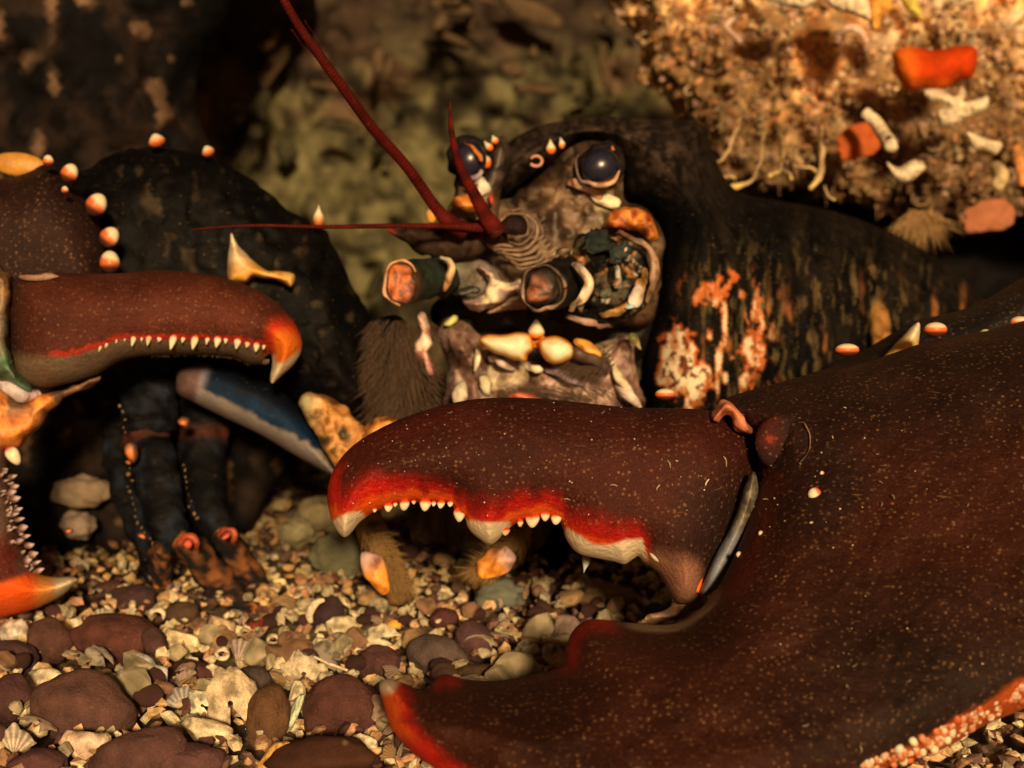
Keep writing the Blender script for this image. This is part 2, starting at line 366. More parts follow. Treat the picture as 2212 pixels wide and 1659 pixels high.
rock_out = [(1270, -120), (1320, 20), (1372, 70), (1385, 120), (1375, 175), (1430, 205), (1470, 260), (1520, 300), (1530, 350), (1560, 385), (1620, 395), (1660, 415), (1720, 405), (1790, 432), (1850, 440), (1900, 460), (1945, 470), (1990, 490), (2040, 482), (2080, 500), (2130, 490), (2180, 470), (2320, 460), (2500, 420), (2500, -260), (1700, -260)]
def rb(x, y, e): return (fbm(x*.014, y*.014, 0, 31, 3)-.5)*.045+(fbm(x*.05, y*.05, 0, 33, 4)-.5)*.016
RS = .15; P0, px0 = P, px
def P(x, y, d): return P0(x, y, np.asarray(d)+RS)
def px(d): return px0(d+RS)
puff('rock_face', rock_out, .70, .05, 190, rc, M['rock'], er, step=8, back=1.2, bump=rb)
RD = .605
sp = Soup(); k = 0
cols = [A(196, 140, 80), A(176, 120, 64), A(222, 170, 110), A(156, 106, 58), A(200, 124, 66), A(206, 146, 104), A(160, 120, 66)]
ro = np.array(rock_out, float)
for i in range(1700):
    x, y = rng.uniform(1290, 2230), rng.uniform(-20, 500)
    q = np.array([[x, y]])
    if not inside(q, ro)[0]: continue
    e = segdist(q, ro)[0]
    d = .70-.05*math.sqrt(1-(1-min(e/190, 1))**2)-float(rb(x, y, e))*min(e/20, 1)-.001
    c = cols[rng.randint(len(cols))]*rng.uniform(.6, .85)*(1.15 if y < 200 else .6)*(1 if x > 1700 else .75)  # crust follows the same painted light, brighter at upper right
    if rng.rand() < .94:
        v, f, cc = blob('', x, y, d, rng.uniform(3, 13), rng.uniform(3, 10), rng.uniform(3, 7), rng.uniform(0, 180), c, None, sub=2, lump=.6, lf=2.5, seed=i, give=True)
    else:
        r = rng.uniform(7, 20); a0 = rng.uniform(0, 6.3); sw = rng.uniform(1.5, 5); pts = []
        for t in np.linspace(0, 1, 6): pts.append((x+r*math.cos(a0+sw*t), y+r*math.sin(a0+sw*t)*.8, d-.003-.004*t, rng.uniform(1.2, 2.2)+r*.05))
        v, f, cc = loft('', pts, c, None, step=8, seg=6, give=True)
    sp.add(v, f, cc)
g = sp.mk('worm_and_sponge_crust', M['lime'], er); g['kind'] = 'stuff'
# orange sponge, white shells and tubes
puff('orange_sponge', [(1932, 112), (1965, 100), (2020, 108), (2075, 98), (2108, 104), (2110, 140), (2098, 168), (2070, 175), (2040, 192), (2000, 190), (1965, 196), (1940, 172), (1930, 140)], .592, .016, 40,
     lambda x, y, e: lerp(A(214, 92, 16), A(180, 50, 6), sst(1950, 2000, x)*sst(195, 160, y)), M['rock'], er, step=6)
def frag(nm, pts, c, d=.585, T=.006): puff(nm, pts, d, T, 18, lambda x, y, e: lerp(c, c*.6, sst(.5, .8, fbm(x*.06, y*.06, 0, 9))), M['lime'], er, step=5, bump=lambda x, y, e: (fbm(x*.08, y*.08, 0, 12)-.5)*.006)
frag('white_shell', [(1996, 196), (2030, 192), (2060, 208), (2075, 186), (2088, 200), (2082, 220), (2110, 214), (2134, 208), (2130, 236), (2090, 254), (2040, 276), (2026, 262), (2024, 240), (2048, 228), (2010, 218)], A(250, 235, 205))
frag('white_shell', [(1665, -30), (1760, -40), (1764, 0), (1735, 18), (1700, 14), (1672, 4)], A(255, 225, 170))
frag('pale_shell', [(1775, -20), (1860, -30), (1880, 10), (1880, 45), (1840, 30), (1800, 18)], A(250, 200, 140))
frag('orange_shell', [(1885, -20), (1925, -10), (1925, 20), (1905, 40), (1900, 65), (1882, 62), (1878, 20)], A(235, 140, 50))
frag('yellow_shell', [(1935, -30), (1965, -20), (1990, 20), (1996, 42), (1975, 38), (1950, 10)], A(250, 180, 70))
frag('pale_shell', [(1915, 350), (1940, 362), (1975, 345), (2000, 360), (1985, 378), (1960, 395), (1935, 390)], A(230, 180, 130))
frag('pale_shell', [(2090, 285), (2130, 300), (2165, 310), (2150, 335), (2120, 325), (2100, 318)], A(220, 190, 140))
for (pts, c, w) in [([(1868, 244, .585, 13), (1890, 262, .582, 14), (1905, 285, .575, 15), (1920, 305, .565, 15), (1925, 318, .56, 14)], A(255, 240, 225), 0),
                    ([(1808, 90, .60, 7), (1815, 70, .595, 9), (1840, 60, .59, 9), (1862, 72, .59, 8), (1872, 92, .59, 6)], A(215, 160, 115), 0),
                    ([(1600, 90, .62, 6), (1570, 60, .61, 7), (1585, 40, .61, 6)], A(200, 150, 110), 0),
                    ([(1690, 330, .60, 8), (1720, 345, .59, 9), (1745, 360, .59, 8)], A(170, 120, 70), 0),
                    ([(2150, 360, .60, 13), (2165, 380, .59, 16), (2150, 405, .59, 14)], A(190, 150, 90), 0),
                    ([(2195, 320, .60, 10), (2205, 360, .59, 12), (2212, 400, .59, 10)], A(220, 130, 60), 0)]:
    loft('worm_tube', pts, c, M['lime'], er, step=5, seg=14, wob=.1)
blob('tube_shade', 1921, 301, .561, 8, 9, 3, 0, A(40, 22, 14), M['lime'], er, sub=2)  # dark blob stands in for the shade inside the tube
blob('rust_patch', 1850, 310, .612, 50, 36, 10, 20, A(160, 70, 26), M['rock'], er, sub=4, lump=.5)
blob('rust_patch', 2130, 470, .60, 60, 34, 12, 10, A(150, 84, 48), M['rock'], er, sub=4, lump=.5)
def hy(pts): loft('hydroid_strand', [(a, b, c-.022, q*1.25) for a, b, c, q in pts], lambda t, a: lerp(A(150, 112, 66), A(200, 160, 76), sst(.7, 1, t)), M['flesh'], er, step=7, seg=8)
hy([(1606, 240, .60, 2), (1590, 285, .59, 3), (1575, 320, .588, 3), (1550, 352, .586, 3), (1530, 366, .585, 3), (1522, 372, .585, 4), (1530, 392, .584, 3)])
hy([(1650, 280, .60, 2), (1645, 340, .59, 3), (1625, 385, .588, 4), (1600, 402, .586, 5), (1582, 408, .585, 5)])
hy([(1688, 290, .60, 2), (1692, 345, .59, 3), (1680, 372, .588, 3), (1662, 382, .585, 4)])
hy([(1690, 366, .588, 3), (1702, 375, .587, 4), (1706, 392, .586, 4)])
hy([(1770, 270, .595, 3), (1776, 320, .588, 5), (1774, 370, .586, 6), (1762, 398, .585, 5), (1750, 410, .585, 4)])
hy([(1726, 290, .60, 2), (1718, 345, .59, 3), (1722, 358, .588, 3), (1750, 362, .588, 3), (1768, 375, .588, 2)])
hy([(1535, 372, .588, 2), (1560, 378, .587, 3), (1590, 388, .587, 2)])
hy([(1780, 405, .586, 3), (1790, 425, .586, 2), (1802, 430, .586, 2)])
sps = []
for i in range(190):
    a = rng.uniform(.12, math.pi-.12); r = rng.uniform(40, 95); x0 = 1990+rng.uniform(-28, 28)
    sps.append((x0, 472+rng.uniform(-20, 6), .60, x0+r*math.cos(a), 474+r*math.sin(a), .60-rng.uniform(0, .02), 0))
for i in range(1800):
    x, y = rng.uniform(1300, 2212), rng.uniform(0, 480); q = np.array([[x, y]])
    e = segdist(q, ro)[0]
    if not inside(q, ro)[0]: continue
    a = rng.uniform(0, 6.28); dd_ = .70-.05*math.sqrt(1-(1-min(e/190, 1))**2)-float(rb(x, y, e))*min(e/20, 1); sps.append((x, y, dd_, x+16*math.cos(a), y+22*math.sin(a)+4, dd_-rng.uniform(.004, .012), 0))
hh = hairs('bristle_tuft', sps, M['hair'], er, A(170, 122, 68), 1.0); hh['kind'] = 'stuff'
P, px = P0, px0

# ================================================================== LOBSTER
lob = empty('lobster', P(1500, 1200, .62)*np.array([1, 1, 0]), 'large dark lobster with red and white toothed claws facing out of its den', 'lobster')
def warp(x, y, s, f=.03, a=70):
    X = x+a*fbm(x*.02, y*.02, 0, s); Y = y+a*fbm(x*.02, y*.02, 0, s+1); return fbm(X*f, Y*f, 0, s+2, 4)
def fleck(c, x, y, s=0, k=.25, f=.05): return c*(1-k+2*k*fbm(x*f, y*f, 0, s, 3))[:, None]

# --- carapace (with rostrum)
def cc_(x, y, e):
    n = fbm(x*.03, y*.008, 0, 51, 4); n2 = fbm(x*.05, y*.012, 0, 53, 3)
    c = lerp(A(9, 7, 5), A(26, 18, 11), sst(.35, .7, n))
    n3 = fbm(x*.13+3*fbm(x*.02, y*.02, 0, 59), y*.026, 0, 57, 3)
    c = lerp(c, A(84, 62, 32), sst(.56, .74, n3)*sst(1440, 1560, x)*sst(2100, 1900, x)*sst(470, 640, y)*.85)
    c = lerp(c, A(186, 96, 38), sst(.57, .64, fbm(x*.06, y*.022, 0, 211, 4))*sst(1440, 1490, x)*sst(1720, 1600, x)*sst(560, 640, y)*.85)
    c = lerp(c, A(224, 180, 136), sst(.64, .70, fbm(x*.06, y*.022, 0, 211, 4))*sst(1440, 1490, x)*sst(1700, 1600, x)*sst(600, 680, y)*.85)
    c = lerp(c, A(150, 84, 36), sst(.64, .80, n2)*sst(1450, 1560, x)*sst(560, 720, y)*.8)
    c = lerp(c, lerp(A(30, 20, 13), A(66, 46, 31), sst(.35, .7, fbm(x*.09, y*.09, 0, 58, 3))), sst(470, 330, y)*sst(1600, 1400, x)*.85)
    return cpatch(c, x, y)
PATCH = ([(1424, 728), (1440, 732), (1450, 702), (1458, 712), (1470, 708), (1480, 724), (1496, 728), (1508, 760), (1502, 782), (1520, 784), (1535, 800), (1530, 830), (1512, 860), (1496, 868), (1480, 850), (1462, 838), (1446, 848), (1430, 842), (1424, 815), (1418, 790), (1430, 762)],
            [(1612, 715), (1625, 722), (1640, 760), (1640, 790), (1634, 830), (1622, 832), (1618, 790), (1610, 750)],
            [(1630, 640), (1645, 650), (1652, 690), (1650, 730), (1656, 770), (1648, 800), (1640, 740), (1632, 690)],
            [(1545, 590), (1552, 600), (1560, 620), (1566, 636), (1556, 632), (1546, 615)],
            [(1585, 572), (1592, 585), (1588, 610), (1575, 632), (1568, 625), (1580, 598)],
            [(1508, 640), (1522, 622), (1534, 618), (1530, 640), (1510, 655)])
def cpatch(c, x, y):
    wx_, wy_ = x+(fbm(x*.05, y*.05, 0, 201, 4)-.5)*52, y+(fbm(x*.05, y*.05, 0, 202, 4)-.5)*52
    for k_, p in enumerate(PATCH):
        p = np.array(p, float); m = (x > p[:, 0].min()-40) & (x < p[:, 0].max()+40) & (y > p[:, 1].min()-40) & (y < p[:, 1].max()+40)
        q = np.stack([wx_[m], wy_[m]], 1)
        if not len(q): continue
        sd_ = segdist(q, p)*np.where(inside(q, p), -1, 1)
        t = c[m]; t = lerp(t, A(176, 80, 28), sst(6, 0, sd_)); n = fbm(x[m]*.07, y[m]*.04, 0, 203)
        t = lerp(t, lerp(lerp(A(232, 198, 160), A(176, 110, 64), sst(.45, .7, n)), A(90, 44, 20), sst(.56, .64, fbm(x[m]*.12, y[m]*.08, 0, 205))), sst(-1, -7, sd_)*(1 if k_ < 3 else .25)); c[m] = t
    return c
car_out = [(1060, 438), (1047, 410), (1052, 372), (1072, 335), (1100, 305), (1135, 285), (1180, 268), (1240, 258), (1310, 253), (1400, 257), (1515, 268), (1540, 330), (1590, 410), (1700, 436), (1800, 456), (1920, 500), (2040, 570), (2120, 640), (2180, 700), (2100, 800), (1900, 870), (1700, 930), (1500, 960), (1390, 960), (1388, 880), (1384, 800), (1398, 720), (1415, 640), (1428, 560), (1425, 500), (1395, 462), (1350, 430), (1338, 380), (1330, 335), (1300, 312), (1255, 308), (1225, 325), (1190, 360), (1140, 400), (1090, 436), (1068, 446)]
puff('carapace', car_out, lambda x, y: .66+sst(1300, 2100, x)*.06, .055, 170, cc_, M['back'], lob, step=4.5, back=1.5,
     bump=lambda x, y, e: (fbm(x*.05, y*.012, 0, 55, 3)-.5)*.004*sst(1450, 1600, x))
CD = .62
def spike(nm, x, y, d, r, L, rot, parent=lob, tip=WHITE, base=ORANGE, s0=-.2, s1=.45, m='enamel', sub=3, cone=.75):
    return blob(nm, x, y, d, r, L, r, rot, lambda u, v, w: lerp(base, tip, sst(s0, s1, v)), M[m], parent, sub=sub, cone=cone)
for (x, y, r, L, ro_) in [(1068, 300, 8, 11, 25), (1054, 314, 10, 15, 35), (1047, 345, 14, 20, 30), (1212, 309, 8, 13, 15), (1189, 317, 11, 16, 5)]:
    spike('spine', x, y, .605, r, L, ro_, s0=-.5, s1=0)
spike('spine', 1323, 321, .60, 6, 7, 0, tip=A(240, 110, 60))
blob('spine', 1059, 430, .605, 6, 10, 6, 10, A(150, 40, 20), M['flesh'], lob, sub=2)
# small ringed barnacle on the brow
pts = [(1158+13*math.cos(t), 348+11*math.sin(t), .602, 3.4) for t in np.linspace(-2.6, 2.6, 14)]
loft('barnacle_ring', pts, A(190, 120, 80), M['lime'], lob, step=4, seg=8)

# --- face shield
def fc_(x, y, e):
    n = fbm(x*.03, y*.03, 0, 61, 4); c = lerp(A(52, 33, 18), A(104, 70, 40), sst(.3, .7, n))
    w = warp(x, y, 301, .035); c = lerp(c, A(44, 30, 18), sst(.56, .68, w)*.55); c = lerp(c, A(180, 140, 98), sst(.44, .34, w)*.35)
    c = lerp(c, A(60, 50, 30), sst(60, 20, np.hypot(x-1330, y-470))*.6)
    return lerp(c, A(225, 195, 165), sst(.55, .75, fbm(x*.045, y*.045, 0, 66))*sst(70, 20, np.hypot((x-1330)*.8, y-425)))
face_out = [(1030, 500), (1062, 448), (1100, 430), (1150, 395), (1195, 350), (1226, 325), (1262, 306), (1310, 312), (1345, 345), (1350, 425), (1398, 455), (1432, 505), (1430, 570), (1418, 650), (1400, 700), (1300, 705), (1200, 690), (1110, 672), (1045, 676), (1000, 650), (960, 620), (930, 580), (930, 545), (980, 530)]
puff('face_shield', face_out, .635, .028, 90, fc_, M['flesh'], lob, step=7, bump=lambda x, y, e: (fbm(x*.03, y*.03, 0, 62, 4)-.5)*.008)
# --- dark sheet standing in for the shade inside the mouth
puff('mouth_hollow', [(960, 640), (1400, 640), (1395, 760), (1300, 790), (1000, 780)], .655, .01, 50, A(20, 13, 8), M['flesh'], lob, step=14)  # dark sheet, painted shade for the mouth cavity
# --- eyes
def eyec(u, v, w): 
    c = lerp(A(14, 11, 12), A(32, 27, 32), sst(.2, .9, w)); return lerp(c, A(80, 54, 62), sst(.28, .06, np.hypot(u, v-.05))*sst(0, .5, w)*.8)  # pale spot facing the viewer is a painted highlight
for (x, y, rx, ry, rot, k) in [(1296, 359, 45, 40, 20, 1), (1014, 345, 40, 42, -20, 0)]:
    d = .595 if k else .60
    blob('eye_stalk', x+(4 if k else -3), y-4, d+.008, rx+9, ry+8, 34, rot, lambda u, v, w: fleck(np.tile(A(26, 19, 16), (len(u), 1)), u*200, v*200), M['shell2'], lob, sub=4, lump=.08)
    blob('eye', x, y, d-.002, rx*.93, ry*.93, 30, rot, eyec, M['eye'], lob, sub=4)
pts = [(1296+49*math.cos(t)*1.0, 360-42*math.sin(t), .592, r) for t, r in zip(np.linspace(2.6, 6.0, 14), [1.5, 2, 2, 2.5, 3, 4, 5, 6, 6, 6, 5, 4, 3, 1.5])]
loft('eye_rim', pts, lambda t, a: lerp(A(90, 66, 54), A(190, 130, 84), sst(.3, .6, t)), M['flesh'], lob, step=5, seg=10)
loft('eye_rim', [(1003, 306, .595, 2), (1022, 316, .592, 4), (1036, 330, .590, 5), (1044, 348, .59, 4)], A(170, 90, 30), M['flesh'], lob, step=5, seg=10)
loft('eye_rim', [(1012, 385, .594, 4), (1030, 382, .59, 5), (1040, 370, .59, 4)], A(120, 95, 85), M['flesh'], lob, step=5, seg=10)
blob('cheek_pad', 1265, 405, .605, 42, 12, 10, -25, lambda u, v, w: lerp(A(225, 205, 195), A(170, 110, 70), sst(-.2, .7, np.abs(u))), M['flesh'], lob, sub=3, lump=.3)
blob('cheek_pad', 1305, 430, .606, 34, 13, 8, -20, A(215, 180, 150), M['flesh'], lob, sub=3, lump=.4)
blob('cheek_pad', 1036, 400, .608, 16, 26, 8, 30, A(190, 165, 150), M['flesh'], lob, sub=3, lump=.3)
puff('eye_socket', [(985, 378), (1000, 388), (1030, 384), (1046, 350), (1060, 312), (1092, 300), (1100, 350), (1080, 420), (1082, 480), (1040, 500), (975, 492), (962, 462), (978, 430)], .622, .012, 26, lambda x, y, e: lerp(lerp(A(34, 25, 18), A(78, 56, 38), sst(.35, .7, fbm(x*.05, y*.05, 0, 64))), A(90, 62, 36), sst(390, 430, y)), M['flesh'], lob, step=5)
# orange patches
def orc(x, y, e): return lerp(A(228, 120, 40), A(130, 50, 14), sst(.45, .7, fbm(x*.06, y*.06, 0, 69)))
puff('cheek_plate', [(1303, 488), (1322, 458), (1360, 448), (1398, 458), (1412, 478), (1420, 500), (1418, 515), (1400, 518), (1385, 498), (1350, 498), (1325, 492)], .595, .008, 18, orc, M['flesh'], lob, step=5, bump=lambda x, y, e: (fbm(x*.07, y*.07, 0, 68)-.5)*.005)
puff('cheek_plate', [(978, 448), (985, 430), (1008, 424), (1030, 432), (1032, 452), (1012, 458), (990, 456)], .598, .007, 14, orc, M['flesh'], lob, step=5)
blob('cheek_plate', 932, 466, .60, 11, 14, 6, 30, A(215, 130, 40), M['flesh'], lob, sub=3, lump=.2)
# antennal scale (dark leaf with red tip)
puff('antennal_scale', [(842, 496), (900, 490), (980, 492), (1040, 500), (1050, 540), (1000, 560), (950, 555), (912, 545), (880, 528)], .592, .008, 30,
     lambda x, y, e: lerp(A(180, 60, 36), fleck(np.tile(A(50, 32, 20), (len(x), 1)), x, y, 4), sst(842, 862, x)), M['shell2'], lob, step=6)
# --- antennae
AR = A(92, 18, 9)
def antc(t, a): return lerp(AR, A(48, 12, 7), .5+.5*np.sin(t*520)*(.6+.4*vn(t*40, 0)))
loft('antenna', [(a_, b_, c_, q_*.8) for a_, b_, c_, q_ in [(1000, 498, .575, 24), (968, 478, .57, 20), (935, 440, .565, 16), (880, 362, .55, 15), (803, 274, .53, 14.5), (744, 194, .515, 14), (690, 120, .505, 13), (645, 55, .498, 12), (596, -30, .49, 11)]], antc, M['shell2'], lob, step=4, seg=14, ridge=.03, ridgen=83)
loft('antenna', [(a_, b_, c_, q_*.8) for a_, b_, c_, q_ in [(1075, 500, .572, 26), (1050, 468, .568, 21), (1022, 415, .56, 16), (996, 365, .553, 13), (982, 318, .547, 10), (974, 272, .543, 7), (972, 240, .541, 4), (973, 220, .54, 1.2)]], antc, M['shell2'], lob, step=4, seg=14, ridge=.012, ridgen=50)
loft('antenna', [(a_, b_, c_, q_*.8) for a_, b_, c_, q_ in [(1040, 492, .573, 13), (960, 488, .565, 8), (840, 488, .555, 7), (700, 490, .54, 5.5), (560, 487, .53, 4), (470, 491, .525, 3), (414, 496, .52, 1.4)]], antc, M['shell2'], lob, step=4, seg=10, ridge=.015, ridgen=90)
# fine bristles along the long antenna
sps = []
ap = rs([(968, 478, .57), (935, 440, .565), (880, 362, .55), (805, 270, .53), (742, 195, .515), (690, 120, .505), (645, 55, .498)], 5, False)
for q in ap:
    for s in (1, -1):
        sps.append((q[0]-s*12, q[1]+s*9, q[2], q[0]-s*18-3, q[1]+s*11-3, q[2], 0))
hh = hairs('antenna_bristles', sps, M['hair'], lob, AR, .6); hh['kind'] = 'stuff'
# antennule base with its whorl of rings
blob('antenna_base', 1050, 500, .585, 48, 26, 26, -8, lambda u, v, w: np.tile(A(46, 20, 14), (len(u), 1)), M['shell2'], lob, sub=4, lump=.12)
blob('antenna_base', 1108, 488, .578, 26, 24, 16, 0, A(30, 16, 12), M['shell2'], lob, sub=3)
blob('antenna_base', 1000, 484, .588, 30, 14, 10, 0, A(60, 26, 16), M['shell2'], lob, sub=3, lump=.2)
for k in range(4):
    r = 27+k*9.5; rot = k*.12
    pts = [(1110+k*2.2+r*math.cos(t), 490+k*4-r*.86*math.sin(t), .580+k*.003, 1.8+k*.5) for t in np.linspace(2.2-rot, -1.9-rot, 16)]
    loft('whorl_ring', pts, A(96, 66, 42) if k % 2 else A(132, 96, 64), M['flesh'], lob, step=5, seg=8, wob=.5)
for k in range(6):
    y = 520+k*9
    loft('whorl_ring', [(1040+k*12, y, .588, 2), (1080+k*10, y+13, .585, 3.5), (1125+k*9, y+4, .585, 3.5), (1165+k*8, y-22, .588, 2)], A(124, 90, 58), M['flesh'], lob, step=6, seg=8, wob=.7)

# --- left antenna stump
def ringc(c0, c1): return lambda t, a: lerp(c0, c1, sst(.45, .6, t))
DG = A(34, 36, 24)
loft('antenna_stump', [(868, 612, .565, 40), (895, 606, .575, 42), (930, 598, .585, 44), (962, 594, .592, 44)], lambda t, a: lerp(A(90, 60, 34), DG, sst(.05, .2, t)), M['shell2'], lob, step=6, seg=26, flat=.9, wob=.03)
blob('stump_core', 866, 614, .562, 33, 44, 9, 8, lambda u, v, w: lerp(lerp(A(190, 86, 30), A(96, 40, 16), sst(.35, .65, fbm(u*3+5, v*5+5, 0, 8))), A(46, 26, 14), sst(.75, .98, np.hypot(u, v))), M['flesh'], lob, sub=4, lump=.12)
loft('stump_rim', [(868+38*math.cos(t), 612+47*math.sin(t), .5625, 4) for t in np.linspace(1.6, 5.6, 16)], A(190, 130, 80), M['flesh'], lob, step=5, seg=8)
loft('stump_collar', [(950, 556, .578, 3), (964, 566, .574, 8), (974, 584, .572, 11), (972, 606, .574, 9), (962, 624, .58, 4)], lambda t, a: lerp(A(235, 200, 150), A(200, 130, 60), t), M['flesh'], lob, step=5, seg=12)
loft('antenna_joint', [(962, 598, .60, 38), (995, 598, .60, 42), (1030, 606, .604, 42), (1055, 618, .612, 36)], lambda t, a: lerp(A(86, 72, 46), A(140, 112, 90), sst(.3, .8, t)), M['flesh'], lob, step=6, seg=20, wob=.12)
blob('joint_spot', 1010, 628, .578, 28, 9, 8, 18, A(28, 24, 14), M['flesh'], lob, sub=3, lump=.2)
def wf(x, y, e): return lerp(A(238, 228, 214), A(150, 108, 84), sst(.45, .7, fbm(x*.035, y*.05, 0, 79)))
puff('white_lip', [(1030, 574), (1058, 586), (1072, 600), (1098, 608), (1128, 606), (1130, 624), (1106, 636), (1088, 652), (1060, 664), (1030, 676), (1008, 662), (1000, 646), (1034, 640), (1052, 622), (1056, 602)], .592, .010, 22, wf, M['flesh'], lob, step=5, bump=lambda x, y, e: (fbm(x*.04, y*.04, 0, 71)-.5)*.008)
puff('lip_fold', [(1052, 676), (1075, 660), (1100, 645), (1128, 640), (1150, 655), (1120, 668), (1090, 672)], .60, .008, 14, A(160, 118, 82), M['flesh'], lob, step=5)
# --- right antenna stump
def dk(x, y, e):
    c = lerp(A(20, 17, 11), A(70, 62, 42), sst(.5, .78, fbm(x*.04, y*.04, 0, 83, 4))); w = warp(x, y, 311, .03, 110)
    c = lerp(c, A(196, 158, 112), sst(.016, .006, np.abs(w-.55))*.8); c = lerp(c, A(180, 96, 34), sst(.02, .008, np.abs(w-.60))*.7); return lerp(c, A(110, 92, 60), sst(.62, .68, w)*.6)
puff('antenna_joint', [(1200, 552), (1235, 538), (1255, 505), (1290, 512), (1325, 508), (1362, 520), (1392, 548), (1404, 590), (1400, 640), (1372, 680), (1330, 702), (1288, 706), (1250, 700), (1205, 672)], .598, .024, 60, dk, M['shell2'], lob, step=6,
     bump=lambda x, y, e: (fbm(x*.03, y*.03, 0, 84)-.5)*.026)
loft('antenna_stump', [(1172, 622, .552, 46), (1196, 616, .562, 50), (1226, 608, .575, 50), (1250, 600, .585, 46)], lambda t, a: lerp(A(60, 40, 24), A(26, 22, 16), sst(.05, .2, t)), M['shell2'], lob, step=6, seg=28, flat=.9, wob=.04)
blob('stump_core', 1170, 626, .5465, 36, 38, 12, 0, lambda u, v, w: lerp(lerp(A(140, 74, 42), A(60, 32, 18), sst(.35, .65, fbm(u*3+5, v*4+5, 0, 18))), A(30, 20, 12), sst(.55, .9, np.hypot(u+.2, v))), M['flesh'], lob, sub=4, lump=.15)
loft('stump_rim', [(1174+44*math.cos(t), 624+48*math.sin(t), .549, 4.5) for t in np.linspace(0, 6.2, 26)], lambda t, a: lerp(A(70, 46, 28), A(150, 112, 84), sst(.4, .8, vn(t*9, 0))), M['flesh'], lob, step=5, seg=8)
for (pts, c) in [([(1236, 566, .555, 3), (1258, 582, .553, 9), (1272, 606, .553, 12), (1264, 634, .553, 12), (1244, 656, .555, 9), (1228, 672, .56, 4)], A(215, 172, 140)),
                 ([(1290, 680, .57, 4), (1330, 672, .565, 9), (1372, 648, .565, 12), (1388, 610, .568, 10), (1396, 580, .575, 4)], A(190, 130, 60)),
                 ([(1322, 560, .575, 3), (1332, 590, .572, 6), (1338, 622, .572, 5)], A(150, 128, 100)),
                 ([(1398, 655, .578, 4), (1412, 610, .58, 7), (1412, 560, .58, 7), (1396, 530, .58, 6), (1366, 512, .58, 5), (1330, 504, .585, 3)], A(150, 104, 68)),
                 ([(1226, 680, .57, 5), (1260, 694, .57, 8), (1290, 702, .573, 6), (1320, 704, .578, 3)], A(150, 104, 76))]:
    loft('joint_collar', pts, (lambda c: lambda t, a: lerp(c, c*.45, sst(.5, .75, vn(t*7, a*.8, 0, 5))))(c), M['flesh'], lob, step=5, seg=14, flat=.6)
blob('joint_spot', 1372, 640, .562, 15, 24, 6, -20, A(186, 156, 120), M['flesh'], lob, sub=3, lump=.3)
blob('joint_spot', 1360, 660, .562, 12, 6, 5, 20, A(130, 150, 170), M['flesh'], lob, sub=3)
for i, (x, y, r, c) in enumerate([(1288, 526, 30, A(30, 32, 24)), (1340, 545, 26, A(44, 44, 32)), (1308, 632, 12, A(90, 80, 56)), (1330, 610, 9, A(160, 120, 80)), (1352, 540, 5, A(220, 150, 120))]):
    blob('joint_knob', x, y, .571, r, r*.8, 8, 20*i, c, M['shell2'], lob, sub=4, lump=.7, lf=2.5, seed=i)

# --- mouthparts
def lf_(x, y, e):
    n = fbm(x*.022, y*.022, 0, 91, 4); c = lerp(A(84, 52, 34), A(160, 112, 84), sst(.3, .7, n))
    c = lerp(c, A(225, 196, 190), sst(.66, .8, vn(x*.03, y*.014+x*.008, 0, 93))*.8); w = warp(x, y, 321, .03, 90); c = lerp(c, A(70, 46, 32), sst(.54, .66, w)*.6); c = lerp(c, A(206, 164, 140), sst(.44, .36, w)*.5)
    return lerp(c, A(120, 86, 60), sst(760, 700, y)*.5)
puff('mouth_plate', [(952, 700), (985, 690), (1020, 705), (1040, 730), (1080, 765), (1120, 775), (1160, 782), (1200, 778), (1260, 750), (1310, 738), (1360, 728), (1368, 770), (1380, 830), (1392, 882), (1330, 930), (1200, 940), (1060, 930), (965, 920), (960, 850), (970, 790), (950, 740)], .61, .022, 90, lf_, M['flesh'], lob, step=6, bump=lambda x, y, e: (fbm(x*.02, y*.02, 0, 94, 4)-.5)*.014)
def mand(cx): return lambda u, v, w: lerp(A(250, 236, 200), A(226, 120, 24), sst(.80, .98, np.hypot(u, v)))
def mn(x, y, e): return lerp(lerp(A(206, 96, 20), A(240, 170, 70), sst(2, 6, e)), A(252, 238, 200), sst(5, 11, e+(fbm(x*.08, y*.08, 0, 6)-.5)*6))
puff('mandible', [(1036, 732), (1052, 724), (1090, 724), (1120, 718), (1142, 722), (1150, 736), (1152, 754), (1140, 768), (1136, 782), (1118, 780), (1090, 770), (1064, 762), (1044, 748)], .574, .006, 24, mn, M['enamel'], lob, step=4)
puff('mandible', [(1162, 738), (1178, 728), (1206, 726), (1230, 738), (1240, 756), (1238, 772), (1222, 782), (1206, 786), (1190, 784), (1176, 772), (1164, 756)], .574, .006, 24, mn, M['enamel'], lob, step=4)
blob('mandible_edge', 1062, 738, .578, 22, 10, 8, 20, A(222, 120, 24), M['flesh'], lob, sub=3)
blob('mandible_edge', 1160, 735, .578, 22, 20, 8, 0, A(206, 106, 24), M['flesh'], lob, sub=3, lump=.2)
blob('mandible_edge', 1270, 748, .578, 34, 12, 8, -28, A(214, 134, 40), M['flesh'], lob, sub=3, lump=.2)
spike('mandible_tip', 1158, 711, .574, 20, 20, 0, tip=A(250, 235, 225), base=A(215, 110, 30), s0=-.7, s1=-.2, cone=.6)
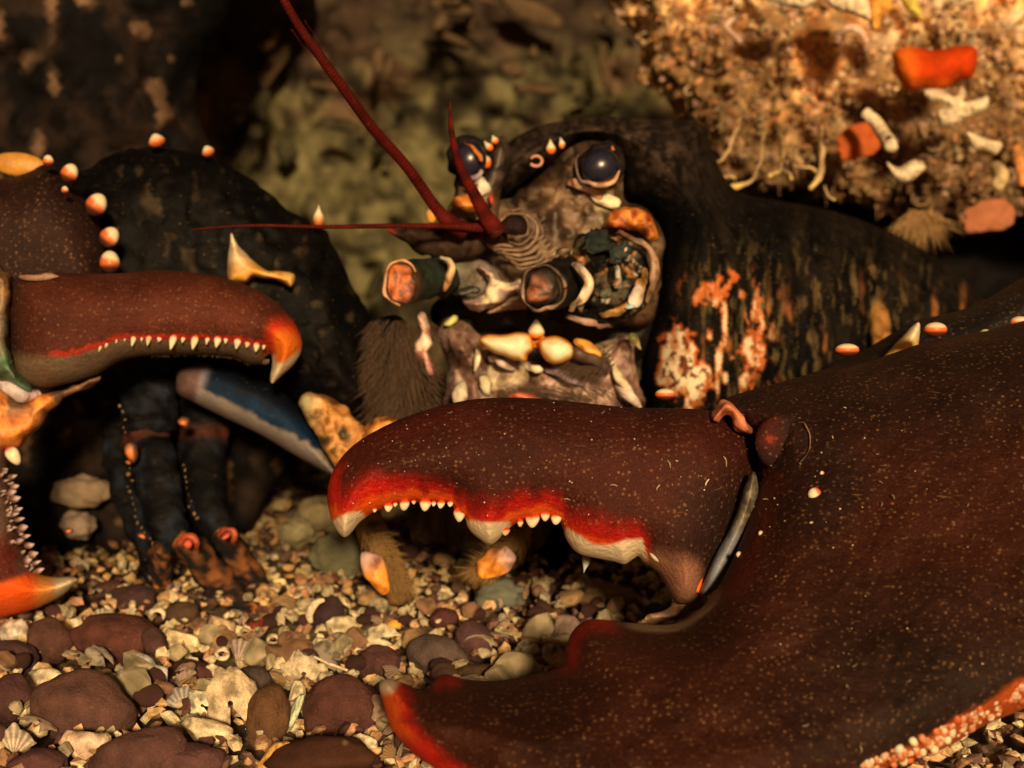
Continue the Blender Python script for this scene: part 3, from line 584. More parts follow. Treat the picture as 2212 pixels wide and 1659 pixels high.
for (x0, y0, x1, y1, r, c) in [(1060, 775, 1110, 795, 9, A(190, 156, 140)), (1145, 790, 1170, 800, 10, A(220, 205, 195)), (1300, 760, 1375, 870, 10, A(214, 176, 160)), (1030, 755, 1026, 800, 8, A(215, 180, 160)), (995, 830, 990, 880, 14, A(200, 168, 160)), (1045, 815, 1052, 850, 16, A(205, 180, 130)), (1180, 800, 1260, 830, 9, A(150, 118, 104)), (1330, 830, 1385, 880, 12, A(200, 160, 150))]:
    loft('palp', [(x0, y0, .588, r*.5), ((x0+x1)/2+3, (y0+y1)/2, .583, r), (x1, y1, .586, r*.4)], c, M['flesh'], lob, step=6, seg=12, wob=.2)
loft('palp', [(1225, 745, .575, 5), (1250, 765, .572, 13), (1285, 782, .575, 10), (1320, 800, .58, 4)], A(84, 60, 42), M['flesh'], lob, step=6, seg=12, wob=.1)
loft('palp', [(1120, 838, .578, 3), (1180, 846, .574, 7), (1240, 858, .576, 6), (1280, 870, .58, 2)], A(88, 60, 42), M['flesh'], lob, step=6, seg=12, wob=.2)
spike('lip_spine', 1372, 738, .59, 12, 22, 215, tip=A(160, 130, 80), base=A(100, 90, 40))
blob('lip_spine', 975, 692, .595, 20, 9, 8, 35, A(165, 150, 70), M['flesh'], lob, sub=3)
puff('mouth_side', [(1100, 862), (1115, 850), (1150, 852), (1175, 866), (1140, 874)], .575, .004, 10, A(176, 80, 44), M['flesh'], lob, step=5)
sps = []
for i in range(260):
    x, y = rng.uniform(1230, 1330), rng.uniform(745, 800); sps.append((x, y, .58, x-30-rng.rand()*20, y+rng.uniform(20, 60), .575, 0))
for i in range(220):
    x, y = rng.uniform(1080, 1330), rng.uniform(830, 850); sps.append((x, y, .575, x+rng.uniform(-10, 60), y+rng.uniform(8, 40), .572, 0))
# --- feathery maxilliped at the left of the mouth
def hm(x, y, e): return lerp(A(30, 24, 16), A(76, 54, 34), sst(.35, .7, fbm(x*.06, y*.012, 0, 97, 3)))
puff('maxilliped', [(800, 700), (850, 680), (880, 700), (900, 760), (920, 800), (945, 830), (950, 880), (930, 930), (860, 930), (800, 900), (770, 830), (780, 750)], .60, .014, 50, hm, M['back'], lob, step=7)
puff('pink_edge', [(903, 680), (917, 676), (925, 700), (930, 740), (926, 765), (938, 790), (940, 808), (925, 806), (912, 780), (896, 755), (895, 740), (908, 720)], .584, .005, 9, lambda x, y, e: lerp(A(226, 168, 150), A(190, 110, 90), sst(.4, .7, fbm(x*.1, y*.05, 0, 2))), M['flesh'], lob, step=4)
for i in range(1300):
    x, y = rng.uniform(800, 935), rng.uniform(690, 905); a = math.pi/2+rng.uniform(-.25, .25)+(870-x)*.012; L_ = rng.uniform(26, 60)
    sps.append((x, y, .586, x+L_*math.cos(a), y+L_*math.sin(a), .578, 0))
hh = hairs('mouth_bristles', sps, M['hair'], lob, A(86, 60, 38), .75); hh['kind'] = 'stuff'

# --- leg column behind, on the right
loft('walking_leg', [(1882, 575, .66, 10), (1888, 620, .66, 14), (1895, 680, .655, 22), (1905, 730, .65, 22), (1910, 800, .65, 20)], lambda t, a: lerp(A(60, 44, 22), A(150, 96, 40), sst(.3, .5, t)*.8+.2*vn(t*8, a)), M['shell2'], lob, step=7, seg=16)
# --- trunk behind the claws, its dark colour standing in for body shadow
def tk(x, y, e): return lerp(A(14, 9, 6), A(44, 28, 18), sst(.45, .75, fbm(x*.02, y*.02, 0, 111, 4)))
puff('underbody', [(880, 860), (1400, 820), (1750, 860), (1780, 1100), (1640, 1260), (1450, 1330), (1330, 1300), (1230, 1240), (1120, 1200), (1000, 1160), (900, 1080), (860, 960)], .675, .03, 120, tk, M['back'], lob, step=12)

# --- left claw arm (dark wrist and upper arm)
def ak(x, y, e):
    c = lerp(A(6, 5, 4), A(16, 11, 8), sst(.4, .72, fbm(x*.02, y*.02, 0, 121, 4)))
    return lerp(c, A(60, 44, 26), sst(.80, .9, vn(x*.05, y*.035, 0, 127))*.6)
puff('left_arm', [(150, 420), (200, 360), (270, 325), (340, 322), (420, 332), (470, 350), (530, 380), (580, 415), (615, 450), (665, 478), (705, 505), (735, 560), (765, 620), (790, 680), (810, 760), (825, 850), (790, 900), (720, 900), (640, 860), (560, 830), (400, 820), (250, 800), (150, 700)], .63, .035, 130, ak, M['shell2'], lob, step=8)
def arm_ball(x, y, r, rx=None, d=.598, rot=0): spike('tubercle', x, y, d, rx or r, r, rot, tip=A(236, 190, 156), base=A(190, 86, 30), s0=-.5, s1=.5, cone=.4)
arm_ball(338, 303, 15, 20, .612, 20); arm_ball(449, 326, 12, 15, .612, 25)
spike('spine', 688, 466, .605, 13, 24, 0, tip=A(240, 225, 200), base=A(190, 104, 40), s0=-.6, s1=.1, cone=.85)
def sp1(x, y, e): return lerp(A(244, 232, 206), A(212, 140, 50), sst(540, 600, y+.35*(x-500))*.85+.15*sst(.4, .7, fbm(x*.07, y*.07, 0, 3)))
puff('arm_spine', [(499, 503), (510, 520), (522, 540), (545, 560), (575, 583), (605, 587), (634, 592), (637, 612), (628, 622), (612, 612), (590, 603), (560, 600), (545, 600), (532, 612), (512, 610), (495, 606), (492, 570), (497, 530)], .588, .008, 22, sp1, M['enamel'], lob, step=4)
for (x, y, r) in [(564, 852, 9), (606, 880, 8), (622, 892, 5)]:
    blob('tubercle', x, y, .60, r+4, r, r, 0, A(190, 120, 84), M['enamel'], lob, sub=3)
def og(x, y, e):
    c = lerp(A(176, 156, 98), A(196, 124, 56), sst(650, 700, x)); c = lerp(c, A(110, 70, 30), sst(8, 0, e)*.6+sst(.5, .75, fbm(x*.04, y*.04, 0, 15))*.5)
    for (sx, sy, r) in [(742, 938, 13), (702, 952, 11), (725, 972, 8)]: c = lerp(c, A(60, 56, 26), sst(r*1.4, r*.5, np.hypot(x-sx, y-sy))*.85)
    return fleck(c, x, y, 9, .25, .03)
puff('arm_underside', [(650, 858), (672, 850), (700, 858), (732, 872), (765, 900), (790, 930), (790, 970), (740, 1010), (722, 1004), (706, 985), (690, 950), (668, 920), (652, 885)], .585, .008, 40, og, M['flesh'], lob, step=5, bump=lambda x, y, e: (fbm(x*.05, y*.05, 0, 7)-.5)*.006)
puff('arm_underside', [(785, 938), (800, 916), (826, 900), (856, 903), (860, 918), (830, 940), (800, 960), (778, 966)], .578, .008, 18, lambda x, y, e: lerp(A(206, 124, 44), A(120, 66, 22), sst(.4, .7, fbm(x*.08, y*.08, 0, 131))), M['flesh'], lob, step=5)
# --- blue leg segment
def blu(x, y, e):
    # distance below the ridge line from (384,790) to (722,1020)
    L_ = np.array([722-400, 1020-850]); n = np.array([-L_[1], L_[0]])/np.hypot(*L_); s = (x-400)*n[0]+(y-850)*n[1]
    s = s+(fbm(x*.06, y*.06, 0, 5)-.5)*16
    c = lerp(A(10, 12, 15), A(13, 30, 42), sst(-80, -38, s)); c = lerp(c, A(128, 106, 84), sst(-34, -22, s))
    c = lerp(c, A(140, 120, 104), sst(455, 420, x+.3*(y-830))); return lerp(c, A(96, 62, 46), sst(438, 420, x+.25*(y-830))*.9)
puff('blue_leg_segment', [(386, 800), (405, 790), (440, 785), (490, 790), (545, 810), (600, 838), (645, 880), (685, 930), (715, 990), (730, 1030), (708, 1022), (640, 985), (560, 938), (480, 900), (420, 870), (386, 852), (380, 825)], .605, .016, 45, blu, M['shell2'], lob, step=5)
# --- dark walking legs, left
def legc(seed, spot=()):
    def f(t, a):
        n = fbm(t*9, np.cos(a)*1.5+4, np.sin(a)*1.5, seed, 4); c = lerp(A(11, 9, 8), A(30, 31, 34), sst(.45, .82, n))
        for s in spot: c = lerp(c, A(60, 28, 16), sst(.06, .02, np.abs(t-s)))
        return c
    return f
loft('walking_leg', [(330, 760, .63, 62), (322, 860, .625, 60), (322, 930, .62, 60)], legc(1), M['shell2'], lob, step=7, seg=24, flat=.7, wob=.06)
loft('walking_leg', [(318, 925, .622, 50), (318, 960, .62, 54), (330, 1000, .615, 53), (345, 1060, .61, 48), (365, 1130, .605, 40), (385, 1185, .60, 28)], legc(2, (.1,)), M['shell2'], lob, step=7, seg=24, flat=.7, wob=.06)
loft('walking_leg', [(440, 850, .64, 50), (440, 930, .635, 52), (438, 1000, .63, 48), (446, 1080, .622, 44), (475, 1150, .615, 36), (500, 1190, .61, 26)], legc(3, (.25,)), M['shell2'], lob, step=7, seg=24, flat=.7, wob=.06)
loft('walking_leg', [(250, 880, .66, 30), (255, 980, .66, 34), (275, 1080, .65, 30), (310, 1180, .64, 22), (330, 1260, .63, 12)], legc(4), M['shell2'], lob, step=8, seg=18, flat=.7, wob=.1)
for (x, y, rx, ry, rot) in [(282, 975, 14, 22, 10), (398, 912, 13, 17, 0), (272, 995, 6, 5, 0), (150, 1148, 10, 6, 20), (304, 1157, 11, 6, -20)]:
    blob('leg_joint_spot', x, y, .60, rx, ry, 8, rot, lambda u, v, w: lerp(A(186, 96, 38), A(70, 40, 20), sst(.3, .9, np.hypot(u, v))), M['flesh'], lob, sub=3, lump=.2)
sps_ = Soup()
for (pa) in ([(280, 1010), (284, 1050), (292, 1100), (305, 1140), (330, 1180)], [(400, 1000), (404, 1040), (410, 1080), (424, 1120)], [(262, 880), (268, 930)]):
    for q in rs([(a, b, 0) for a, b in pa], 13, False):
        v, f, c = blob('', q[0]+rng.uniform(-5, 5), q[1], .595, rng.uniform(2, 5), rng.uniform(2, 6), 4, 0, A(120, 84, 44)*rng.uniform(.3, 1), None, sub=1, give=True); sps_.add(v, f, c)
sps_.mk('leg_granules', M['flesh'], lob)
# feet, mottled and orange
def ft(seed):
    def f(t, a):
        n = fbm(t*10, np.cos(a)*2+4, np.sin(a)*2, seed, 4); c = lerp(A(24, 20, 16), A(120, 66, 28), sst(.42, .72, n)); return lerp(c, A(210, 110, 36), sst(.75, 1, t)*sst(.35, .6, n))
    return f
loft('foot', [(385, 1165, .60, 24), (412, 1185, .60, 32), (440, 1220, .605, 34), (480, 1265, .61, 34), (520, 1305, .61, 28), (560, 1335, .608, 20)], ft(6), M['rock'], lob, step=6, seg=20, wob=.2)
loft('foot', [(470, 1150, .61, 20), (492, 1170, .61, 28), (520, 1215, .615, 30), (560, 1270, .62, 26), (585, 1320, .62, 18)], ft(8), M['rock'], lob, step=6, seg=20, wob=.2)
loft('foot', [(350, 1180, .60, 22), (345, 1220, .605, 26), (350, 1260, .61, 20)], ft(10), M['rock'], lob, step=6, seg=20, wob=.25)
for (x, y) in [(408, 1170), (491, 1157)]:
    loft('red_knuckle', [(x-16, y, .578, 3), (x-8, y-11, .575, 6), (x+6, y-11, .575, 7), (x+15, y+2, .575, 6), (x+13, y+18, .577, 3)], lambda t, a: lerp(A(176, 56, 26), A(120, 56, 26), t), M['flesh'], lob, step=5, seg=12)
    blob('red_knuckle', x, y+3, .577, 8, 12, 6, -25, A(176, 70, 44), M['flesh'], lob, sub=3)
# --- hairy walking leg tips seen through the open claw
def tipc(u, v, w): return lerp(A(214, 122, 34), A(176, 128, 104), sst(-.2, .8, v))
loft('hairy_leg', [(790, 1090, .60, 26), (800, 1140, .595, 34), (820, 1190, .59, 36), (850, 1250, .585, 34), (862, 1300, .58, 22)], lambda t, a: lerp(A(70, 46, 22), A(120, 82, 38), vn(t*6, a, 0, 5)), M['back'], lob, step=7, seg=20, wob=.1)
loft('hairy_leg', [(1180, 1090, .60, 40), (1140, 1140, .595, 46), (1095, 1190, .588, 40), (1060, 1215, .582, 24)], lambda t, a: lerp(A(28, 22, 16), A(90, 62, 30), t), M['back'], lob, step=7, seg=20, wob=.1)
loft('hairy_leg', [(900, 1120, .62, 50), (980, 1140, .62, 40), (1050, 1180, .62, 30)], A(70, 50, 28), M['back'], lob, step=8, seg=18, wob=.15)
blob('leg_tip', 811, 1238, .567, 19, 54, 14, 27, tipc, M['flesh'], lob, sub=4, lump=.10, cone=-.35)
blob('leg_tip', 1070, 1216, .566, 24, 50, 14, -56, tipc, M['flesh'], lob, sub=4, lump=.10, cone=-.35)
sps = []
for i in range(420):
    t = rng.rand(); x = 795+t*70+rng.uniform(-14, 30); y = 1150+t*130; a = rng.uniform(-.3, 1.9)
    sps.append((x, y, .575, x+rng.uniform(24, 48)*math.cos(a), y+rng.uniform(24, 48)*math.sin(a), .57, 0))
for i in range(420):
    t = rng.rand(); x = 1150-t*110; y = 1150+t*80+rng.uniform(-14, 14); a = rng.uniform(1.5, 4.0)
    sps.append((x, y, .574, x+rng.uniform(28, 70)*math.cos(a), y+rng.uniform(24, 50)*math.sin(a), .569, 0))
for i in range(160):
    x = 1050+rng.uniform(-20, 30); a = rng.uniform(1.7, 3.3); sps.append((x, 1228, .572, x+60*math.cos(a), 1228+46*math.sin(a), .566, 0))
hh = hairs('leg_bristles', sps, M['hair'], lob, A(140, 98, 48), .9); hh['kind'] = 'stuff'

# --- LEFT CLAW --------------------------------------------------------
def lpalm(x, y, e): return fleck(np.tile(A(38, 18, 11), (len(x), 1)), x, y, 31, .3, .03)
left_palm = puff('left_palm', [(-260, 420), (-100, 385), (0, 386), (60, 372), (95, 355), (130, 366), (150, 398), (185, 430), (205, 455), (222, 490), (236, 530), (246, 570), (250, 620), (200, 700), (0, 740), (-260, 700)], .60, .035, 110, lpalm, M['shell'], lob, step=8)
blob('tubercle', 40, 356, .605, 60, 26, 14, -8, A(176, 110, 34), M['flesh'], left_palm, sub=4, lump=.1)
def pball(x, y, r, rot, d=.572):
    blob('tubercle', x, y, d, r, r*1.12, r, rot, lambda u, v, w: lerp(A(70, 32, 18), lerp(A(196, 88, 34), A(232, 184, 150), sst(.0, .5, v+.25*u)), sst(-.55, -.1, v)), M['enamel'], left_palm, sub=4, cone=.1)
pball(104, 348, 12, 0); pball(150, 374, 19, -25); pball(140, 411, 8, 0, .566); pball(208, 442, 23, -30); pball(236, 512, 21, -40); pball(237, 566, 22, 0)
def ltooth_y(x): return np.interp(x, [100, 138, 182, 232, 254, 290, 346, 422, 490, 573, 590], [768, 766, 757, 742, 728, 730, 730, 732, 733, 746, 752])
def ldac(x, y, e):
    c = fleck(np.tile(A(72, 28, 14), (len(x), 1)), x, y, 37, .18, .03)
    c = lerp(c, A(44, 24, 14), sst(90, 20, x)*.7)
    s = y-ltooth_y(x)
    c = lerp(c, A(96, 70, 46), sst(-4, 8, s)*sst(100, 130, x)*sst(600, 575, x))
    c = lerp(c, A(150, 30, 10), sst(9, 2, np.abs(s+2+6*(vn(x*.11, 0)-.5)))*sst(95, 120, x)*sst(590, 570, x))
    c = lerp(c, A(106, 78, 50), sst(770, 800, y+.12*(200-x))*sst(330, 250, x)*.8)
    # tip
    tx = np.hypot(x-610, y-775)
    c = lerp(c, A(200, 46, 12), sst(105, 60, tx)*sst(560, 595, x)); c = lerp(c, A(240, 96, 20), sst(60, 35, np.hypot(x-612, y-760))*sst(585, 600, x))
    w = sst(-6, 6, (y-786)+(612-x)*.9*sst(760, 800, y)-np.maximum(x-612, 0)*-.9)
    w = np.maximum(sst(778, 790, y+(x-612)*.75*(x > 612)-0), sst(598, 592, x)*sst(760, 775, y))*sst(565, 585, x)
    return lerp(c, WHITE, w)
left_finger = puff('left_finger', [(18, 640), (30, 605), (61, 597), (112, 589), (179, 590), (262, 590), (336, 584), (416, 588), (480, 599), (535, 617), (592, 649), (630, 688), (650, 727), (651, 757), (636, 785), (612, 808), (587, 829), (584, 812), (588, 790), (586, 766), (574, 770), (562, 784), (538, 786), (506, 771), (460, 766), (416, 765), (320, 768), (262, 779), (208, 809), (144, 829), (80, 838), (36, 812), (20, 740)],
     .565, .020, 85, ldac, M['shell'], lob, step=5)
for (x, r, L) in [(q0, q1*.8, q2*(.7+.35*vn(q0*.9, 0))) for q0, q1, q2 in [(118, 6, 6), (138, 11, 11), (162, 9, 11), (182, 10, 11), (200, 5, 6), (218, 9, 9), (232, 7, 9), (254, 10, 12), (272, 5, 6), (290, 8, 11), (308, 4, 6), (323, 9, 13), (346, 7, 7), (374, 11, 16), (397, 7, 8), (422, 11, 16), (450, 7, 9), (472, 11, 15), (490, 6, 7), (514, 11, 13), (536, 8, 9), (557, 10, 12), (573, 5, 7)]]:
    y = float(ltooth_y(x)); spike('tooth', x-2, y+L*.45, .548, r, L*1.15, 168, left_finger, base=A(206, 50, 16), s0=-.75, s1=-.35, cone=.55)
sps = []
for x in np.arange(330, 585, 5.0):
    yy = float(np.interp(x, [262, 320, 416, 506, 538, 562], [777, 766, 763, 769, 784, 782])); sps.append((x, yy-6, .565, x-2, yy+6+rng.rand()*5, .565, 0))
hairs('edge_serration', sps, M['hair'], left_finger, A(120, 90, 58), 2.2)
puff('claw_hinge', [(-20, 592), (8, 590), (20, 600), (22, 640), (18, 700), (22, 760), (40, 800), (72, 838), (60, 850), (20, 830), (-20, 800)], .56, .012, 16, lambda x, y, e: lerp(lerp(A(128, 84, 44), A(96, 74, 50), sst(600, 700, y)), A(64, 82, 48), sst(740, 780, y)), M['flesh'], lob, step=5)
blob('hinge_membrane', 85, 597, .552, 46, 7, 6, 2, A(140, 96, 66), M['flesh'], lob, sub=3)
loft('hinge_membrane', [(-10, 812, .555, 14), (20, 838, .553, 16), (50, 852, .555, 14), (90, 850, .56, 8)], A(176, 146, 128), M['flesh'], lob, step=5, seg=14)
def hf(x, y, e): return lerp(A(110, 72, 44), A(212, 116, 40), sst(.4, .65, fbm(x*.03, y*.015, 0, 141)))
puff('hinge_flesh', [(-30, 840), (40, 858), (100, 850), (160, 832), (216, 812), (214, 822), (190, 838), (150, 850), (110, 886), (90, 915), (60, 945), (42, 965), (10, 975), (-30, 980)], .565, .012, 34, hf, M['flesh'], lob, step=6)
def lfx(x, y, e):
    c = fleck(np.tile(A(92, 62, 46), (len(x), 1)), x, y, 43, .3, .05); c = lerp(c, A(84, 24, 12), sst(1120, 1200, y)*sst(60, 20, x))
    d2 = sst(1236, 1256, y+.35*x-14); c = lerp(c, A(236, 76, 14), d2); c = lerp(c, A(246, 130, 50), d2*sst(60, 100, x)); return lerp(c, WHITE, sst(104, 132, x))
left_fixed = puff('left_fixed_finger', [(-260, 960), (-20, 965), (12, 975), (20, 1010), (26, 1060), (33, 1110), (45, 1155), (58, 1190), (72, 1222), (88, 1240), (120, 1247), (150, 1246), (167, 1250), (158, 1266), (128, 1290), (80, 1314), (32, 1328), (-20, 1334), (-160, 1320), (-260, 1250)], .565, .022, 70, lfx, M['shell'], lob, step=5)
spike('tooth', 30, 985, .55, 16, 24, 215, left_fixed, base=A(200, 60, 60), cone=.3, s0=-.8, s1=-.5)
for i, (x, y) in enumerate([(26, 1030), (30, 1052), (34, 1078), (38, 1100), (42, 1122), (50, 1142), (58, 1160), (64, 1178), (72, 1196), (80, 1214), (86, 1232), (24, 1065), (30, 1110), (44, 1170), (60, 1210)]):
    spike('tooth', x, y, .55, 6+(i % 3)*2, 11, -70, left_fixed, tip=A(180, 140, 118), base=A(96, 62, 44), cone=.6)

for i in range(60):
    y = rng.uniform(1010, 1236); xe = np.interp(y, [1000, 1060, 1110, 1155, 1190, 1222, 1240], [20, 26, 33, 45, 58, 72, 88]); x = xe-rng.rand()**1.5*26
    spike('tooth', x, y, .565-.022*math.sqrt(max(0, 1-(1-min((xe-x)/70, 1))**2))-.001, rng.uniform(3, 6), rng.uniform(6, 10), -70+rng.uniform(-25, 25), left_fixed, tip=A(170, 130, 104), base=A(84, 50, 34), cone=.6, sub=2)
# --- RIGHT CLAW -------------------------------------------------------
def dpalm(x, y): return .492-(y-800)*.000108+sst(1700, 2300, x)*-.008
rim = [(1836, 1680), (1900, 1662), (1960, 1640), (2010, 1616), (2060, 1592), (2110, 1574), (2160, 1548), (2214, 1520), (2300, 1480)]
def rp(x, y, e):
    c = fleck(np.tile(A(48, 17, 7), (len(x), 1)), x, y, 51, .22, .008)
    c = lerp(c, A(28, 19, 12), sst(1500, 2000, x)*sst(1150, 1500, y)*.7)
    c = lerp(c, A(26, 16, 10), sst(1000, 850, y)*.55)
    c = lerp(c, A(14, 10, 7), sst(150, 70, np.hypot(x-1760, (y-1040)*.9))*.55)
    c = lerp(c, A(84, 22, 10), sst(60, 10, np.abs(x-(1655-(y-1050)*.35)))*sst(1000, 1060, y)*sst(1330, 1240, y)*.6)
    # red front edge of the fixed finger
    ed = np.interp(y, [1460, 1480, 1560, 1600, 1640, 1700], [824, 820, 838, 868, 905, 1010]); s = x-ed
    s = s+(fbm(x*.03, y*.03, 0, 53)-.5)*16
    wdt = np.interp(y, [1460, 1560, 1700], [62, 46, 80])
    c = lerp(c, A(140, 16, 6), sst(wdt*1.5, wdt*.7, s)); c = lerp(c, A(244, 76, 16), sst(wdt*.95, wdt*.3, s)*sst(1640, 1560, y)); c = lerp(c, A(176, 20, 8), sst(1580, 1630, y)*sst(wdt, wdt*.4, s))
    c = lerp(c, WHITE, sst(1508, 1490, y)*sst(874, 852, x+(y-1470)*.6))
    # red bumps on the top edge
    c = lerp(c, A(128, 18, 8), np.maximum(sst(60, 25, np.hypot(x-955, (y-1466)*1.6)), sst(110, 60, np.hypot(x-1245, (y-1368)*1.05)))*sst(42, 4, e))
    # tan crease of the jaw corner
    c = lerp(c, A(120, 88, 56), sst(.2, .7, sst(26, 6, e)*sst(1300, 1420, x)*sst(1600, 1520, x)*sst(1240, 1290, y)*sst(1400, 1360, y)))
    # granulated orange lower rim
    rr = np.interp(x, [1836, 1900, 2000, 2100, 2214], [1668, 1640, 1588, 1530, 1458]); return lerp(c, A(168, 66, 18), sst(-6, 14, y-rr+(fbm(x*.05, y*.05, 0, 57)-.5)*22)*sst(1800, 1860, x))
palm_out = [(819, 1484), (826, 1470), (842, 1467), (870, 1475), (900, 1487), (924, 1490), (934, 1474), (948, 1460), (968, 1457), (1000, 1466), (1060, 1471), (1130, 1462), (1190, 1448), (1219, 1436), (1222, 1402), (1236, 1365), (1262, 1342), (1295, 1338), (1360, 1345), (1430, 1350), (1470, 1342), (1502, 1322), (1532, 1296), (1562, 1250), (1592, 1188), (1618, 1118), (1634, 1060), (1636, 1000), (1628, 950), (1600, 925), (1556, 900), (1552, 872), (1590, 852), (1700, 822), (1790, 795), (1850, 786), (1905, 771), (1990, 742), (2060, 728), (2140, 712), (2220, 690), (2400, 650), (2560, 700), (2600, 1100), (2480, 1400), (2300, 1486), (2214, 1530), (2160, 1552), (2110, 1576), (2060, 1606), (2010, 1628), (1960, 1646), (1900, 1664), (1836, 1700), (1600, 1770), (1300, 1780), (1080, 1730), (980, 1680), (905, 1638), (868, 1602), (845, 1572), (832, 1535)]
right_palm = puff('right_palm', palm_out, dpalm, .032, 165, rp, M['shell'], lob, step=6, bump=lambda x, y, e: (fbm(x*.012, y*.012, 0, 59, 3)-.5)*.004)
def pd(x, y, e): return float(dpalm(np.array(x), np.array(y)))-.032*math.sqrt(1-(1-min(e/165, 1))**2)
# tubercles on the palm
po = rs(palm_out, 10)
def onpalm(x, y): return pd(x, y, float(segdist(np.array([[x, y]], float), po)[0]))
for (x, y, rx, ry) in [(1830, 756, 26, 14), (2021, 712, 25, 16), (2128, 722, 12, 11), (2203, 698, 22, 15), (1437, 852, 22, 13)]:
    d = float(dpalm(np.array(x), np.array(y)))
    blob('tubercle', x, y, d if x > 1500 else .50, rx, ry, 20, 0, lambda u, v, w: lerp(A(90, 36, 18), lerp(A(220, 90, 34), A(244, 208, 184), sst(.2, .6, v+.15*w)), sst(-.5, 0, v)), M['enamel'], right_palm, sub=4)
for (x, y, r) in [(1760, 1068, 15), (1776, 1022, 5), (1644, 1152, 6), (1754, 1133, 7), (1597, 1198, 7), (1815, 1100, 3), (1729, 1098, 3)]:
    blob('tubercle', x, y, onpalm(x, y)+.0003, r, r, r*.8, 0, lambda u, v, w: lerp(A(244, 214, 190), A(214, 84, 40), sst(.0, .5, u*.8+np.abs(v)*.3)), M['enamel'], right_palm, sub=3)
sp = Soup()
for i in range(150):
    t = rng.rand(); x = 1846+t*390; yc = np.interp(x, [1836, 1900, 2000, 2100, 2214, 2300], [1676, 1655, 1606, 1556, 1494, 1450]); y = yc+rng.uniform(-22, 20)
    if not inside(np.array([[x, y]]), po)[0]: continue
    r = rng.uniform(4, 11); v, f, c = blob('', x, y, onpalm(x, y), r, r*1.2, r*.8, 25, lerp(A(186, 78, 24), A(244, 178, 124), np.array(rng.rand()**1.6)), None, sub=2, give=True); sp.add(v, f, c)
sp.mk('rim_granules', M['enamel'], right_palm)
# debris flecks stuck to the claw
def fleckworm(x, y, a, L, dfn):
    dx, dy = math.cos(a)*L, math.sin(a)*L; q = dfn(x, y)-.0006
    return loft('', [(x-dx, y-dy, q, 1), (x-dx*.2+dy*.25, y-dy*.2-dx*.25, q, 1.7), (x+dx, y+dy, q, 1)], A(170, 140, 90)*rng.uniform(.2, .7), None, step=4, seg=5, give=True)
sp = Soup()
for i in range(170):
    x, y = rng.uniform(1560, 2220), rng.uniform(860, 1640)
    if not inside(np.array([[x, y]]), po)[0]: continue
    if rng.rand() < .1: v, f, c = fleckworm(x, y, rng.uniform(0, 3), rng.uniform(3, 8), onpalm)
    else:
        r = rng.uniform(1.0, 2.6); v, f, c = blob('', x, y, onpalm(x, y)-.0002, r, r, r*.6, 0, lerp(A(80, 56, 30), A(190, 150, 100), np.array(rng.rand()**2)), None, sub=1, give=True)
    sp.add(v, f, c)
g = sp.mk('stuck_debris', M['lime'], right_palm); g['kind'] = 'stuff'
# white-yellow spine behind the palm top
puff('arm_spine', [(1985, 697), (1988, 712), (1984, 745), (1975, 790), (1920, 795), (1905, 778), (1925, 755), (1950, 728), (1970, 707)], .53, .008, 22, lambda x, y, e: lerp(A(235, 232, 215), A(206, 150, 56), sst(715, 750, y)), M['enamel'], lob, step=4)
puff('right_arm', [(1700, 850), (1860, 760), (1960, 700), (1985, 690), (2100, 660), (2300, 560), (2500, 560), (2500, 800), (2200, 860), (1900, 900), (1750, 900)], .56, .03, 70, lambda x, y, e: fleck(np.tile(A(26, 18, 13), (len(x), 1)), x, y, 3, .4, .03), M['shell'], lob, step=8)
# hinge strap and knob
puff('hinge_strap', [(1536, 905), (1548, 882), (1560, 868), (1580, 872), (1596, 886), (1614, 905), (1632, 922), (1632, 934), (1610, 936), (1596, 928), (1580, 905), (1562, 898), (1548, 912)], .462, .005, 12, lambda x, y, e: fleck(np.tile(A(176, 92, 52), (len(x), 1)), x, y, 5, .3, .06), M['flesh'], right_palm, step=4)
blob('hinge_knob', 1690, 955, onpalm(1690, 955)+.0016, 60, 62, 22, 0, lambda u, v, w: lerp(A(34, 13, 8), lerp(A(62, 16, 8), A(140, 46, 18), sst(.25, .0, np.hypot(u+.5, v-.1))), sst(.2, -.5, u)*sst(-.5, .2, v)), M['shell'], right_palm, sub=5, lump=.04)
loft('knob_seam', [(1690+61*math.cos(t), 955-60*math.sin(t), onpalm(1690+61*math.cos(t), 955-60*math.sin(t))-.0003, 1.3) for t in np.linspace(1.5, -.9, 14)], A(120, 84, 58), M['flesh'], right_palm, step=5, seg=6)

# the movable finger
low = [(720, 1132), (732, 1152), (745, 1161), (758, 1152), (772, 1134), (780, 1126), (793, 1116), (805, 1108), (811, 1106), (819, 1102), (830, 1098), (842, 1097), (852, 1089), (862, 1088), (875, 1092), (886, 1085), (900, 1084), (918, 1092), (930, 1086), (945, 1087), (958, 1088), (972, 1088), (979, 1096), (984, 1112), (994, 1120), (1004, 1120), (1010, 1138), (1022, 1154), (1038, 1166), (1054, 1177), (1068, 1173), (1080, 1162), (1092, 1150), (1102, 1140), (1116, 1130), (1132, 1124), (1150, 1128), (1166, 1120), (1180, 1116), (1198, 1122), (1210, 1128), (1216, 1142), (1222, 1162), (1236, 1184), (1252, 1197), (1278, 1204), (1304, 1209), (1328, 1214), (1348, 1219), (1364, 1210), (1378, 1202), (1390, 1214), (1405, 1226), (1422, 1240), (1436, 1262), (1446, 1284), (1462, 1301), (1490, 1304), (1512, 1292)]
fing_out = low+[(1528, 1266), (1552, 1222), (1580, 1172), (1604, 1112), (1622, 1056), (1634, 1010), (1640, 975), (1630, 948), (1600, 926), (1568, 905), (1530, 886), (1450, 882), (1350, 879), (1250, 869), (1150, 860), (1050, 860), (980, 870), (900, 892), (830, 921), (772, 955), (736, 990), (714, 1030), (707, 1070), (711, 1105)]
